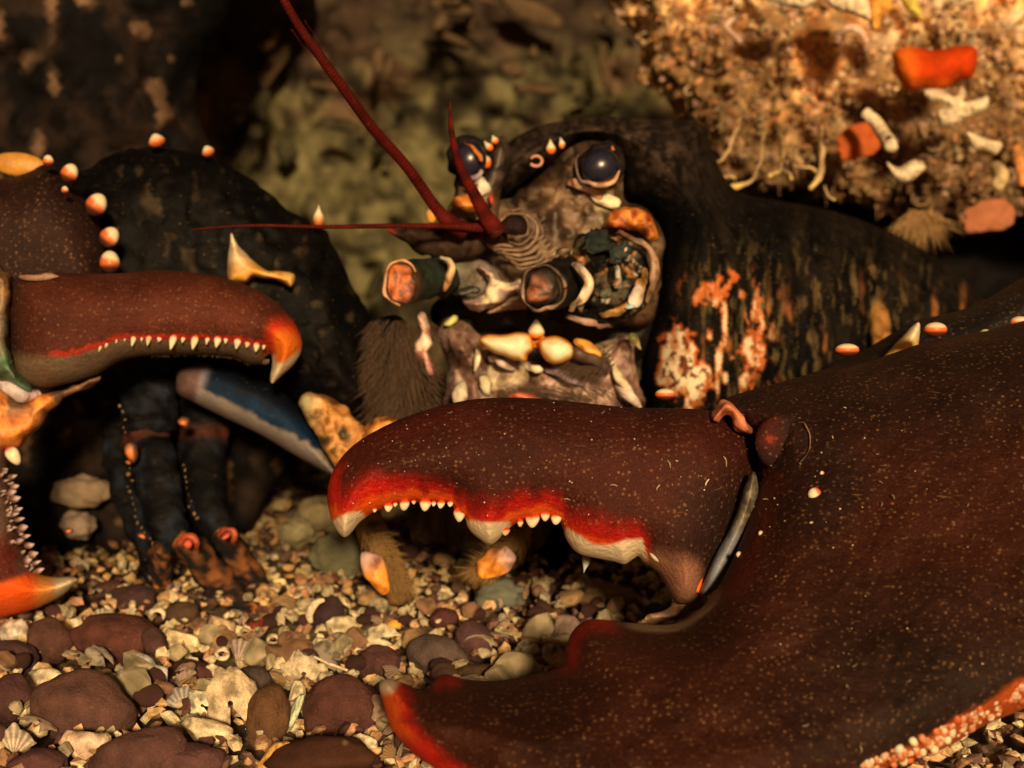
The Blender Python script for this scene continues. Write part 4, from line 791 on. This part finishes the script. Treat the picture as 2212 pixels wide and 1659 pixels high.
wx = [700, 720, 745, 779, 790, 805, 985, 1000, 1008, 1020, 1054, 1080, 1100, 1108, 1215, 1224, 1246, 1278, 1316, 1355, 1387, 1396, 1410, 1700]
wy = [1132, 1130, 1116, 1108, 1120, 1125, 1110, 1120, 1128, 1132, 1134, 1134, 1134, 1150, 1160, 1146, 1160, 1179, 1183, 1173, 1170, 1195, 1250, 1250]
def rf(x, y, e):
    c = fleck(np.tile(A(54, 17, 8), (len(x), 1)), x, y, 61, .2, .01)
    c = lerp(c, A(74, 18, 10), sst(60, 10, e)*sst(1200, 800, x)*.6)
    c = lerp(c, A(30, 18, 12), sst(1380, 1560, x)*sst(960, 1100, y)*.75)
    yl = np.interp(x, [p[0] for p in low if p[0] > 719], [p[1] for p in low if p[0] > 719])
    n = (fbm(x*.05, y*.03, 0, 63)-.5)
    s = yl-y+n*22
    act = sst(1415, 1385, x)
    big = np.interp(x, [700, 800, 840, 980, 1010, 1054, 1110, 1210, 1240, 1300, 1390], [110, 90, 62, 50, 62, 96, 62, 52, 84, 96, 70])
    c = lerp(c, A(120, 14, 7), sst(big*1.35, big*.75, s)*act)
    c = lerp(c, A(170, 22, 8), sst(big*.95, big*.5, s)*act)
    c = lerp(c, A(228, 74, 12), sst(big*.58, big*.34, s)*act)
    c = lerp(c, A(160, 18, 8), sst(30, 8, x-np.interp(y, [980, 1030, 1070, 1130], [740, 712, 705, 720]))*sst(980, 1040, y)*sst(1110, 1080, y))
    wyy = np.interp(x, wx, wy)+n*8
    c = lerp(c, WHITE, sst(-5, 4, y-wyy+5)*act)
    t = sst(1392, 1420, x+(y-1200)*.35)*sst(1160, 1215, y+.25*(x-1400)*-1)
    c = lerp(c, A(136, 84, 54), t*sst(1530, 1500, x))
    return c
right_finger = puff('right_finger', fing_out, lambda x, y: .470-(y-1000)*.00002+sst(1450, 1640, x)*.004, .020, 120, rf, M['shell'], lob, step=4.5)
for (x, y, r) in [(811, 1103, 5), (840, 1096, 10), (854, 1089, 5), (874, 1090, 12), (894, 1085, 5), (918, 1090, 13), (936, 1087, 6), (952, 1088, 9), (972, 1088, 7), (991, 1112, 14), (1123, 1130, 8), (1150, 1124, 16), (1177, 1116, 11), (1201, 1121, 13), (1092, 1147, 9)]:
    spike('tooth', x, y, .461, r, r*1.1, 178, right_finger, tip=A(246, 228, 206), base=A(226, 66, 14), s0=-.55, s1=.0, cone=.3, sub=4)
spike('tooth', 1417, 1195, .455, 13, 21, 215, right_finger, tip=A(244, 220, 200), base=A(196, 44, 16), s0=-.75, s1=-.3, cone=.1, sub=4)
fo = rs(fing_out, 10)
def onf(x, y):
    e = float(segdist(np.array([[x, y]], float), fo)[0]); return .470-(y-1000)*.00002+float(sst(1450, 1640, x))*.004-.020*math.sqrt(1-(1-min(e/120, 1))**2)
sp = Soup()
for i in range(130):
    x, y = rng.uniform(740, 1620), rng.uniform(870, 1150)
    if not inside(np.array([[x, y]]), fo)[0]: continue
    if rng.rand() < .04: v, f, c = fleckworm(x, y, rng.uniform(0, 3), rng.uniform(3, 7), onf)
    else:
        r = rng.uniform(.9, 2.2); v, f, c = blob('', x, y, onf(x, y)-.0002, r, r, r*.6, 0, lerp(A(110, 70, 44), A(200, 160, 120), np.array(rng.rand())), None, sub=1, give=True)
    sp.add(v, f, c)
for (x, y, a, L) in [(1445, 1003, 1.2, 9), (1566, 997, 1.3, 12), (1326, 1049, .1, 8), (1422, 1053, -1, 7), (1528, 1042, -1.1, 8), (1462, 996, .3, 3)]:
    v, f, c = fleckworm(x, y, a, L, onf); sp.add(v, f, c*2)
g = sp.mk('stuck_debris', M['lime'], right_finger); g['kind'] = 'stuff'
# joint membrane between finger and palm
def jm(x, y, e): return lerp(lerp(A(70, 52, 34), A(120, 100, 70), sst(.4, .7, fbm(x*.07, y*.07, 0, 67))), A(112, 102, 92), sst(1120, 1180, y))
puff('joint_membrane', [(1628, 1018), (1638, 1050), (1634, 1080), (1618, 1128), (1596, 1183), (1566, 1246), (1542, 1276), (1520, 1288), (1512, 1278), (1522, 1252), (1544, 1200), (1572, 1150), (1594, 1100), (1608, 1050)], .456, .006, 18, jm, M['flesh'], right_palm, step=4)
blob('orange_spot', 1512, 1268, .456, 9, 18, 6, 0, A(230, 84, 24), M['flesh'], right_palm, sub=3, lump=.3)
puff('jaw_corner', [(1400, 1215), (1440, 1205), (1500, 1235), (1530, 1262), (1530, 1300), (1500, 1322), (1470, 1336), (1430, 1342), (1380, 1344), (1400, 1330), (1440, 1318), (1452, 1300), (1440, 1270), (1422, 1240)], .474, .007, 26, lambda x, y, e: fleck(np.tile(A(128, 90, 58), (len(x), 1)), x, y, 7, .35, .04), M['flesh'], right_palm, step=5)
spike('tooth', 1264, 1218, .485, 11, 22, 172, right_finger, tip=A(170, 160, 140), base=A(110, 100, 70), cone=.8)

# ================================================================== GRAVEL
def stone_mesh(seed, kind):
    r = np.random.RandomState(seed)
    if kind == 'round':
        v, f = ico(4); v = v.copy(); v *= (1+.26*(fbm(v[:, 0]*1.3+9, v[:, 1]*1.3+9, v[:, 2]*1.3+9, seed, 2)-.5)*2+.10*(fbm(v[:, 0]*4+9, v[:, 1]*4+9, v[:, 2]*4+9, seed, 3)-.5))[:, None]
        return v, f
    if kind == 'chunk':
        v, f = ico(3); v = v.copy()
        for q in range(9):
            n = r.normal(size=3); n /= np.linalg.norm(n); d = r.uniform(.45, .85); s = v@n; v = v-np.outer(np.maximum(s-d, 0), n)
        v *= (1+.35*(fbm(v[:, 0]*3.5+9, v[:, 1]*3.5+9, v[:, 2]*3.5+9, seed, 3)-.5))[:, None]
        return v, f
    if kind in ('fan', 'plate'):
        n, m = 9, 28; V = []; 
        span = math.pi*(.75 if kind == 'fan' else 1.7); rib = 14 if kind == 'fan' else 0; th = .07
        for s in (1, -1):
            for i in range(n):
                for j in range(m):
                    t = i/(n-1)*.9+.1; a = -span/2+span*j/(m-1)
                    edge = 1+.25*(vn(a*3+5, seed, 0, 2)-.5)*(2 if kind == 'plate' else 1)
                    R = t*edge; z = .38*(1-R*R*1.0)+(.045*math.cos(a*rib*1.3)*t if rib else .06*(vn(a*4+9, t*4, seed, 3)-.5))+s*th*.5
                    V.append((R*math.sin(a)*(.85 if kind == 'fan' else 1), R*math.cos(a)-(.5 if kind == 'fan' else 0), z))
        k = n*m; F = []
        for i in range(n-1):
            for j in range(m-1):
                a_, b_, c_, d_ = i*m+j, i*m+j+1, (i+1)*m+j+1, (i+1)*m+j; F += [(a_, b_, c_, d_), (d_+k, c_+k, b_+k, a_+k)]
        for j in range(m-1): F += [(j+1, j, j+k, j+1+k), ((n-1)*m+j, (n-1)*m+j+1, (n-1)*m+j+1+k, (n-1)*m+j+k)]
        for i in range(n-1): F += [(i*m, (i+1)*m, (i+1)*m+k, i*m+k), ((i+1)*m+m-1, i*m+m-1, i*m+m-1+k, (i+1)*m+m-1+k)]
        return np.array(V), F
    if kind == 'ring':
        n, m = 22, 10; V = []; F = []
        for i in range(n):
            a = 2*math.pi*i/n
            for j in range(m):
                b = 2*math.pi*j/m; rr = .72+.26*math.cos(b)*(1+.2*math.sin(a*3+seed)); V.append((rr*math.cos(a), rr*math.sin(a), .5*math.sin(b)))
        F = [(i*m+j, ((i+1) % n)*m+j, ((i+1) % n)*m+(j+1) % m, i*m+(j+1) % m) for i in range(n) for j in range(m)]
        return np.array(V), F
def euler(a, b, c):
    ca, sa, cb, sb, cc, sc = math.cos(a), math.sin(a), math.cos(b), math.sin(b), math.cos(c), math.sin(c)
    return np.array([[cc, -sc, 0], [sc, cc, 0], [0, 0, 1]])@np.array([[cb, 0, sb], [0, 1, 0], [-sb, 0, cb]])@np.array([[1, 0, 0], [0, ca, -sa], [0, sa, ca]])
def scol(v, c, seed, kind):
    n = fbm(v[:, 0]*3+9, v[:, 1]*3+9, v[:, 2]*3+9, seed, 4)
    if kind == 'round': return c*(.75+.5*n)[:, None]
    if kind == 'fan': return c*(.8+.4*n)[:, None]*(.72+.34*np.cos(np.arctan2(v[:, 0], v[:, 1]+.52)*22))[:, None]
    return lerp(c*.42, c*1.08, sst(.36, .58, n))
PEB = A(84, 42, 28); CRE = A(232, 184, 124); TAN = A(200, 152, 94); GRY = A(200, 160, 120); PINKY = A(206, 158, 112)
def place(name, x, y, rx, ry, rz, rot, kind, c, label, cat, seed, mt='stone', tilt=None, lift=0.0):
    """a stone whose middle is seen at x, y; its base is on the seabed"""
    v, f = stone_mesh(seed, kind); col = scol(v, c, seed, kind)
    v = v*np.array([rx, ry, rz])
    if tilt is not None: v = v@euler(*tilt).T
    a = R_(rot); v = np.stack([v[:, 0]*math.cos(a)-v[:, 1]*math.sin(a), v[:, 0]*math.sin(a)+v[:, 1]*math.cos(a), v[:, 2]], 1)
    d = min(ground_d(y+ry*.55), ground_d(y)*.985) - lift; s = px(d)
    w = P(x, y, d)+(v[:, 0]*s)[:, None]*RT+(v[:, 1]*s)[:, None]*UP-(v[:, 2]*s)[:, None]*FW
    o = mk(name, w, f, col, M[mt], None, True); props(o, label, cat); return o
big = [
 ('pebble', 256, 1381, 100, 60, 60, -8, 'round', PEB, 'large smooth maroon brown oval pebble in the left gravel', 'pebble', 1, 'stone'),
 ('pebble', 336, 1400, 27, 46, 30, 10, 'round', A(70, 40, 29), 'narrow dark brown pebble leaning on the large maroon oval pebble', 'pebble', 2, 'stone'),
 ('pebble', 106, 1386, 46, 52, 40, 0, 'round', A(80, 45, 31), 'squat brown pebble just under the orange claw tip', 'pebble', 3, 'stone'),
 ('pebble', 28, 1420, 52, 38, 40, -5, 'round', A(73, 44, 35), 'dark brown pebble cut by the left edge of the photo, upper of two', 'pebble', 4, 'stone'),
 ('pebble', 178, 1532, 108, 84, 60, -15, 'round', A(86, 51, 36), 'biggest rounded brown pebble behind the ribbed fan shell', 'pebble', 5, 'stone'),
 ('pebble', 24, 1512, 46, 56, 40, 5, 'round', A(73, 40, 31), 'dark brown pebble cut by the left edge of the photo, lower of two', 'pebble', 6, 'stone'),
 ('pebble', 300, 1640, 105, 66, 60, 10, 'round', A(84, 49, 36), 'brown pebble with a small dark pit at the bottom edge', 'pebble', 7, 'stone'),
 ('pebble', 410, 1650, 80, 44, 50, -6, 'round', A(86, 51, 40), 'brown pebble at the bottom edge below the knobbly cream coral', 'pebble', 17, 'stone'),
 ('pebble', 84, 1650, 66, 30, 40, 0, 'round', A(79, 44, 35), 'low brown pebble at the bottom edge below the peach barnacle', 'pebble', 8, 'stone'),
 ('pebble', 580, 1552, 50, 76, 44, -6, 'round', A(96, 59, 31), 'upright orange brown egg shaped pebble', 'pebble', 9, 'stone'),
 ('pebble', 540, 1482, 46, 44, 36, 0, 'round', A(70, 51, 38), 'greyish brown pebble tucked above the orange brown egg shaped one', 'pebble', 10, 'stone'),
 ('pebble', 735, 1535, 92, 76, 55, 10, 'round', A(80, 42, 29), 'large reddish brown stone against the red claw edge', 'pebble', 11, 'stone'),
 ('pebble', 818, 1440, 48, 42, 34, 20, 'round', A(77, 42, 31), 'brown knob shaped stone just above the white claw tip', 'pebble', 12, 'stone'),
 ('pebble', 945, 1418, 64, 44, 46, -8, 'round', A(84, 61, 45), 'grey brown oval pebble behind the lower claw finger', 'pebble', 13, 'stone'),
 ('pebble', 1025, 1387, 46, 44, 40, -30, 'round', A(80, 47, 38), 'maroon pebble with a pale patch right of the grey brown oval one', 'pebble', 14, 'stone'),
 ('pebble', 1030, 1455, 50, 24, 30, 0, 'round', A(73, 49, 26), 'low brown pebble half hidden by the lower claw finger', 'pebble', 19, 'stone'),
 ('mossy_stone', 690, 1640, 125, 56, 50, 4, 'round', A(58, 31, 17), 'fuzzy dark brown stone at the bottom edge left of the claw', 'stone', 15, 'rock'),
 ('pebble', 706, 1328, 44, 38, 34, 20, 'round', A(58, 36, 29), 'round dark pebble marked with a white crescent', 'pebble', 16, 'stone'),
 ('pebble', 290, 1292, 48, 30, 30, 8, 'round', A(61, 35, 28), 'small dark brown pebble under the dark walking legs', 'pebble', 18, 'stone'),
 ('pebble', 232, 1272, 34, 18, 24, 20, 'round', A(70, 38, 29), 'flat maroon pebble right of the white claw tip on the left', 'pebble', 20, 'stone'),
 ('pebble', 430, 1455, 50, 26, 30, -20, 'round', A(73, 38, 29), 'low maroon pebble between cream shells left of the white triangular shell', 'pebble', 21, 'stone'),
 ('pebble', 395, 1328, 40, 28, 26, 0, 'round', A(73, 47, 28), 'brown pebble below the mottled foot of the lobster', 'pebble', 22, 'stone'),
 ('red_chip', 552, 1354, 28, 20, 20, 30, 'chunk', A(128, 44, 26), 'angular brick red stone chip by the orange foot', 'stone chip', 23, 'stone'),
 ('red_chip', 1135, 1370, 26, 16, 18, 0, 'chunk', A(120, 48, 22), 'brick red stone chip behind the lower claw finger', 'stone chip', 24, 'stone'),
 ('pebble', 1222, 1372, 32, 48, 26, -8, 'round', A(132, 98, 73), 'smooth pinkish tan upright pebble beside the red claw bump', 'pebble', 25, 'stone'),
 ('pebble', 960, 1336, 34, 22, 24, 0, 'round', A(73, 35, 26), 'dark red pebble below the hairy leg tips', 'pebble', 26, 'stone'),
 ('coral_fragment', 452, 1588, 92, 34, 34, -14, 'chunk', A(232, 190, 120), 'long knobbly cream coral fragment at the bottom left', 'coral', 27, 'lime'),
 ('barnacle', 180, 1606, 66, 50, 40, 10, 'chunk', PINKY, 'lumpy peach coloured barnacle in front of the biggest brown pebble', 'barnacle', 28, 'lime'),
 ('coral_fragment', 384, 1386, 52, 36, 30, -20, 'chunk', A(220, 176, 112), 'cream lumpy coral fragment right of the large maroon oval pebble', 'coral', 29, 'lime'),
 ('coral_fragment', 474, 1358, 38, 40, 30, 20, 'chunk', A(198, 152, 98), 'tan lumpy coral fragment left of the angular red chip', 'coral', 30, 'lime'),
 ('coral_fragment', 735, 1364, 42, 38, 28, 10, 'chunk', A(214, 174, 116), 'pitted cream coral fragment below the crescent marked pebble', 'coral', 31, 'lime'),
 ('coral_fragment', 695, 1400, 40, 30, 26, -20, 'chunk', A(216, 180, 120), 'pitted cream coral fragment resting above the white twig', 'coral', 33, 'lime'),
 ('coral_fragment', 35, 1366, 40, 30, 24, 0, 'chunk', A(196, 164, 130), 'pale crumbly coral piece near the left edge under the orange claw', 'coral', 32, 'lime'),
 ('shell_shard', 100, 1478, 46, 44, 26, 20, 'chunk', A(232, 188, 130), 'rounded peach shell shard between the two biggest left pebbles', 'shell', 34, 'lime'),
 ('shell_shard', 474, 1456, 34, 24, 16, -30, 'chunk', A(236, 226, 208), 'white triangular shell piece beside the low maroon pebble', 'shell', 35, 'lime'),
 ('shell_shard', 372, 1552, 16, 46, 14, 46, 'chunk', A(226, 180, 120), 'slanting cream shell shard above the knobbly cream coral', 'shell', 36, 'lime'),
 ('shell_shard', 590, 1636, 26, 66, 16, -38, 'chunk', A(224, 150, 66), 'pointed orange shell shard at the bottom edge', 'shell', 37, 'lime'),
 ('shell_shard', 635, 1545, 12, 52, 14, -22, 'chunk', A(190, 180, 176), 'thin bluish white shell edge beside the orange brown egg shaped pebble', 'shell', 38, 'lime'),
 ('shell_shard', 788, 1612, 46, 24, 16, -14, 'chunk', A(240, 218, 182), 'white cracked shell lying on the fuzzy dark stone', 'shell', 39, 'lime'),
 ('shell_shard', 885, 1478, 40, 26, 20, -20, 'chunk', A(206, 156, 92), 'orange tan shell piece between the white claw tip and grey brown pebble', 'shell', 40, 'lime'),
 ('shell_shard', 640, 1505, 26, 34, 18, 0, 'chunk', A(226, 188, 120), 'yellow cream block shaped shell piece beside the orange brown pebble', 'shell', 41, 'lime'),
 ('shell_shard', 750, 1460, 24, 18, 14, 10, 'chunk', A(216, 198, 150), 'pale block shaped shell piece at the end of the white twig', 'shell', 42, 'lime'),
]
for (nm, x, y, rx, ry, rz, rot, kd, c, lb, ct, sd_, mt) in big: place(nm, x, y, rx, ry, rz, rot, kd, c, lb, ct, sd_, mt)
for (x, y, rx, ry, rot, kd, c, lb, sd_) in [
 (245, 1535, 62, 74, -28, 'fan', A(188, 162, 122), 'ribbed grey fan shell lying against the biggest brown pebble', 51),
 (498, 1522, 56, 80, 20, 'plate', A(196, 156, 104), 'wide tan broken scallop shell left of the orange brown egg shaped pebble', 52),
 (312, 1470, 50, 56, 35, 'plate', A(172, 150, 128), 'smooth pale grey shell under the large maroon oval pebble', 53),
 (528, 1408, 46, 56, -40, 'fan', A(168, 132, 98), 'ribbed brown grey fan shell below the angular red chip', 54),
 (395, 1510, 46, 50, 10, 'fan', A(178, 150, 120), 'grey ribbed shell right of the ribbed grey fan shell', 55),
 (440, 1525, 30, 40, 60, 'plate', A(206, 178, 142), 'jagged pinkish white shell piece left of the tan broken scallop', 56),
 (30, 1600, 60, 66, 0, 'fan', A(196, 160, 116), 'pale ribbed shell at the bottom left corner', 57),
 (215, 1330, 44, 30, 20, 'fan', A(190, 158, 112), 'tan ribbed shell above the large maroon oval pebble', 58),
 (830, 1380, 30, 40, 80, 'plate', A(204, 170, 116), 'cream curled shell above the brown knob shaped stone', 59),
 (655, 1455, 54, 44, -10, 'plate', A(196, 160, 108), 'cream broad shell left of the white twig', 60)]:
    o = place('shell', x, y, rx, ry, 34, rot, kd, c, lb, 'shell', sd_, 'lime', tilt=(-.15, .2, 0))
for (x, y, r, lb, sd_) in [(480, 1412, 18, 'small hollow white shell ring beside the ribbed brown grey fan shell', 61), (339, 1328, 20, 'cream hollow shell ring above the cream lumpy coral fragment', 62), (705, 1468, 20, 'hollow cream shell ring left of the large reddish brown stone', 63), (590, 1382, 16, 'small grey shell ring right of the angular red chip', 64)]:
    place('shell_ring', x, y, r, r*.9, r, 0, 'ring', A(220, 190, 140), lb, 'shell', sd_, 'lime', tilt=(.3, .2, 0), lift=.004)
o = loft('twig', [(678, 1418, .466, 2.5), (712, 1434, .462, 3.5), (750, 1448, .458, 3)], A(230, 205, 165), M['lime'], None, step=5, seg=8); props(o, 'thin straight white twig lying on the gravel', 'twig')
blob_c = [(688, 1330, 12, 34, 30, 'w')]
cr = loft('shell_sliver', [(672, 1345, .553, 5), (668, 1325, .55, 9), (682, 1303, .548, 8), (700, 1296, .549, 4)], A(214, 186, 160), M['lime'], None, step=5, seg=10, flat=.6); props(cr, 'curved white shell sliver lying on the round dark pebble', 'shell')
ch = blob('shell_chip', 852, 1349, ground_d(1357)-.006, 15, 9, 6, 0, A(222, 140, 40), M['lime'], None, sub=3, lump=.4, seed=5, smooth=False); props(ch, 'bright orange yellow shell chip in the middle gravel', 'shell chip')

# loose small pieces, each an object of its own
lib = {}
for kd in ('round', 'chunk', 'fan', 'plate', 'ring'):
    for s in range(5):
        v, f = stone_mesh(200+s, kd)
        if kd == 'round': v, f = ico(2); v = v*(1+.3*(fbm(v[:, 0]*1.4+9, v[:, 1]*1.4+9, v[:, 2]*1.4+9, s, 2)-.5))[:, None]
        if kd == 'chunk':
            v, f = ico(2); v = v.copy(); r = np.random.RandomState(s+5)
            for q in range(8):
                n = r.normal(size=3); n /= np.linalg.norm(n); v = v-np.outer(np.maximum(v@n-r.uniform(.35, .8), 0), n)
        lib[kd, s] = (v, f)
pal = {'round': [A(88, 52, 40), A(74, 44, 34), A(104, 72, 52)], 'chunk': [CRE, TAN, A(234, 196, 146), A(164, 116, 76)], 'fan': [GRY, TAN], 'plate': [CRE, GRY, A(190, 164, 130)], 'ring': [A(214, 182, 132)]}
lab = {'round': ('pebble', 'small dull brown rounded pebble scattered among the shell gravel', 'pebble', 'small brown pebbles in the gravel'),
       'chunk': ('shell_chip', 'small cream or tan angular chip in the shell gravel', 'shell chip', 'small pale chips in the gravel'),
       'fan': ('shell', 'small ribbed shell fragment in the gravel', 'shell', 'small ribbed shells in the gravel'),
       'plate': ('shell_flake', 'small thin curved shell flake in the gravel', 'shell flake', 'small curved shell flakes in the gravel'),
       'ring': ('shell_ring', 'tiny hollow shell ring in the gravel', 'shell', 'tiny shell rings in the gravel')}
base = {}
pal = {k_: [np.clip(c_*np.array([1.12, 1.0, .9]), 0, .88) for c_ in v_] for k_, v_ in pal.items()}
for (kd, s), (v, f) in lib.items():
    for ci, c in enumerate(pal[kd]):
        base[kd, s, ci] = mesh_from(lab[kd][0], v, f, scol(v, c, s*3+ci, kd), M['stone' if kd == 'round' else 'lime'], smooth=kd in ('round', 'ring', 'fan', 'plate'))
kinds = ['round']*9+['chunk']*44+['fan']*9+['plate']*27+['ring']*5
occ = [(b[1], b[2], max(b[3], b[4])) for b in big]
n_obj = 0; used = set()
marks = [(256, 1381, 'large maroon oval pebble'), (178, 1532, 'biggest rounded brown pebble'), (580, 1552, 'egg shaped orange brown pebble'), (735, 1535, 'large reddish brown stone'), (945, 1418, 'grey brown oval pebble'), (1025, 1387, 'maroon pebble behind the claw'), (706, 1328, 'crescent marked dark pebble'), (552, 1354, 'angular brick red chip'), (384, 1386, 'cream lumpy coral fragment'), (452, 1588, 'long knobbly cream coral'), (474, 1456, 'white triangular shell piece'), (1222, 1372, 'pinkish tan upright pebble'), (528, 1408, 'ribbed brown grey fan shell'), (290, 1292, 'dark pebble under the legs'), (1135, 1370, 'red chip behind the lower finger'), (850, 1349, 'orange yellow chip'), (106, 1386, 'squat brown pebble'), (818, 1440, 'brown knob shaped stone')]
words = {'round': ['reddish brown rounded pebble', 'dark brown rounded pebble', 'tan brown rounded pebble'], 'chunk': ['cream angular chip', 'tan angular chip', 'bright cream angular chip', 'dull tan angular chip'], 'fan': ['greyish ribbed shell fragment', 'tan ribbed shell fragment'], 'plate': ['cream curved shell flake', 'greyish curved shell flake', 'pale tan curved shell flake'], 'ring': ['hollow cream shell ring']}
for i in range(4000):
    if n_obj >= 600: break
    vx, vy = rng.uniform(-20, 1500), 1215+450*rng.rand()
    if any(abs(vx-a) < r*.85 and abs(vy-b) < r*.7 for a, b, r in occ): continue
    d = ground_d(vy); w = P(vx, vy, d); kd = kinds[rng.randint(len(kinds))] if rng.rand() < .9 else 'round'
    s = (rng.uniform(.0022, .0044) if rng.rand() < .7 else rng.uniform(.0044, .0078))*(1 if vy > 1400 else .75 if vy > 1320 else .55)
    if kd == 'round': s = min(s, .0038)
    if kd in ('fan', 'plate', 'ring'): s = min(s, .0042 if vy > 1400 else .0028)*1.1
    s3, ci = rng.randint(5), rng.randint(len(pal[kd]))
    nm, lb, ct, gp = lab[kd]
    if s > .0022:
        near = min(marks, key=lambda m: math.hypot(m[0]-vx, m[1]-vy)); dx, dy = vx-near[0], vy-near[1]; dist = math.hypot(dx, dy)
        if dist < 230 and len(near[2].split()) < 6:
            side = 'right of' if abs(dx) > abs(dy)*2 and dx > 0 else 'left of' if abs(dx) > abs(dy)*2 else 'straight below' if abs(dx)*2 < abs(dy) and dy > 0 else 'straight above' if abs(dx)*2 < abs(dy) else ('below and ' if dy > 0 else 'above and ')+('right of' if dx > 0 else 'left of')
            q = f"{'tiny' if s < .003 else 'small' if s < .0045 else 'larger'} {words[kd][ci]} {'close ' if dist < 60 else '' if dist < 130 else 'some way '}{side} the {near[2]}"
            if q not in used and len(q.split()) < 17: used.add(q); lb = q
    o = bpy.data.objects.new(nm, base[kd, s3, ci]); link(o)
    o.location = (w[0], w[1], .002+s*.35+rng.rand()*.002); o.scale = (s*rng.uniform(.8, 1.3), s, s*(.7 if kd == 'round' else rng.uniform(.6, 1)))
    o.rotation_euler = (rng.uniform(-.2, 1.3), rng.uniform(-.5, .5), rng.uniform(0, 6.3)); props(o, lb, ct, gp); n_obj += 1
# the rest of the gravel as one mass
sp = Soup()
for i in range(15000):
    y = .34+.85*rng.rand()**1.3; x = rng.uniform(-.5, .5)*(y*.85+.02)
    kd = kinds[rng.randint(len(kinds))]; v, f = (ico(1) if kd in ('round', 'ring', 'fan') else ico(1)); s = rng.uniform(.0011, .0030)*(1 if y < .7 else 1.9)
    r = rng.normal(size=(1, 3)); v = v*rng.uniform(.6, 1.2, (len(v), 1))*np.array([1.2, 1, .55])
    v = v@euler(*rng.uniform(-.9, .9, 2), rng.uniform(0, 6)).T*s+np.array([x, y, rng.uniform(-.001, .003)])
    kk = 'round' if rng.rand() < .18 else 'chunk'; c = pal[kk][rng.randint(len(pal[kk]))]*rng.uniform(.6, 1.15)
    if y > .60: c = c*(1-.7*float(sst(.60, .66, y)))*np.array([1, .92, .75])  # far gravel darkened in its colour, in place of shade
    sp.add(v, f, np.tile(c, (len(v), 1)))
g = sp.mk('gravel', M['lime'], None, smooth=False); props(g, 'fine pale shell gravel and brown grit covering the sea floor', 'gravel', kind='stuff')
# pale blurred stones in the dark behind the legs
for (x, y, rx, ry, c, lb, s) in [(180, 1062, 62, 34, A(112, 86, 58), 'pale blurred stone behind the left claw, upper of two', 3), (170, 1135, 36, 30, A(120, 94, 66), 'small pale blurred stone behind the left claw, below the wide one', 4),
                              (690, 1110, 60, 40, A(104, 84, 50), 'olive blurred stone left of the white tip of the big claw', 6), (640, 1150, 40, 30, A(110, 92, 56), 'small olive blurred stone between the feet and the big claw', 7),
                              (730, 1200, 60, 50, A(100, 88, 56), 'grey green blurred stone below the white tip of the big claw', 8), (1080, 1285, 50, 34, A(96, 86, 62), 'grey green blurred stone under the right hairy leg tip', 9), (1310, 1290, 60, 30, A(110, 78, 44), 'brown blurred lump in the shade inside the open claw', 10)]:
    d = min(ground_d(y+ry), .80) if x > 500 else .664
    o = blob('background_stone', x, y, d, rx, ry, 40, 0, c, M['rock'], None, sub=4, lump=.35, lf=2.2, seed=s); props(o, lb, 'stone')
print('objects', len(bpy.data.objects))
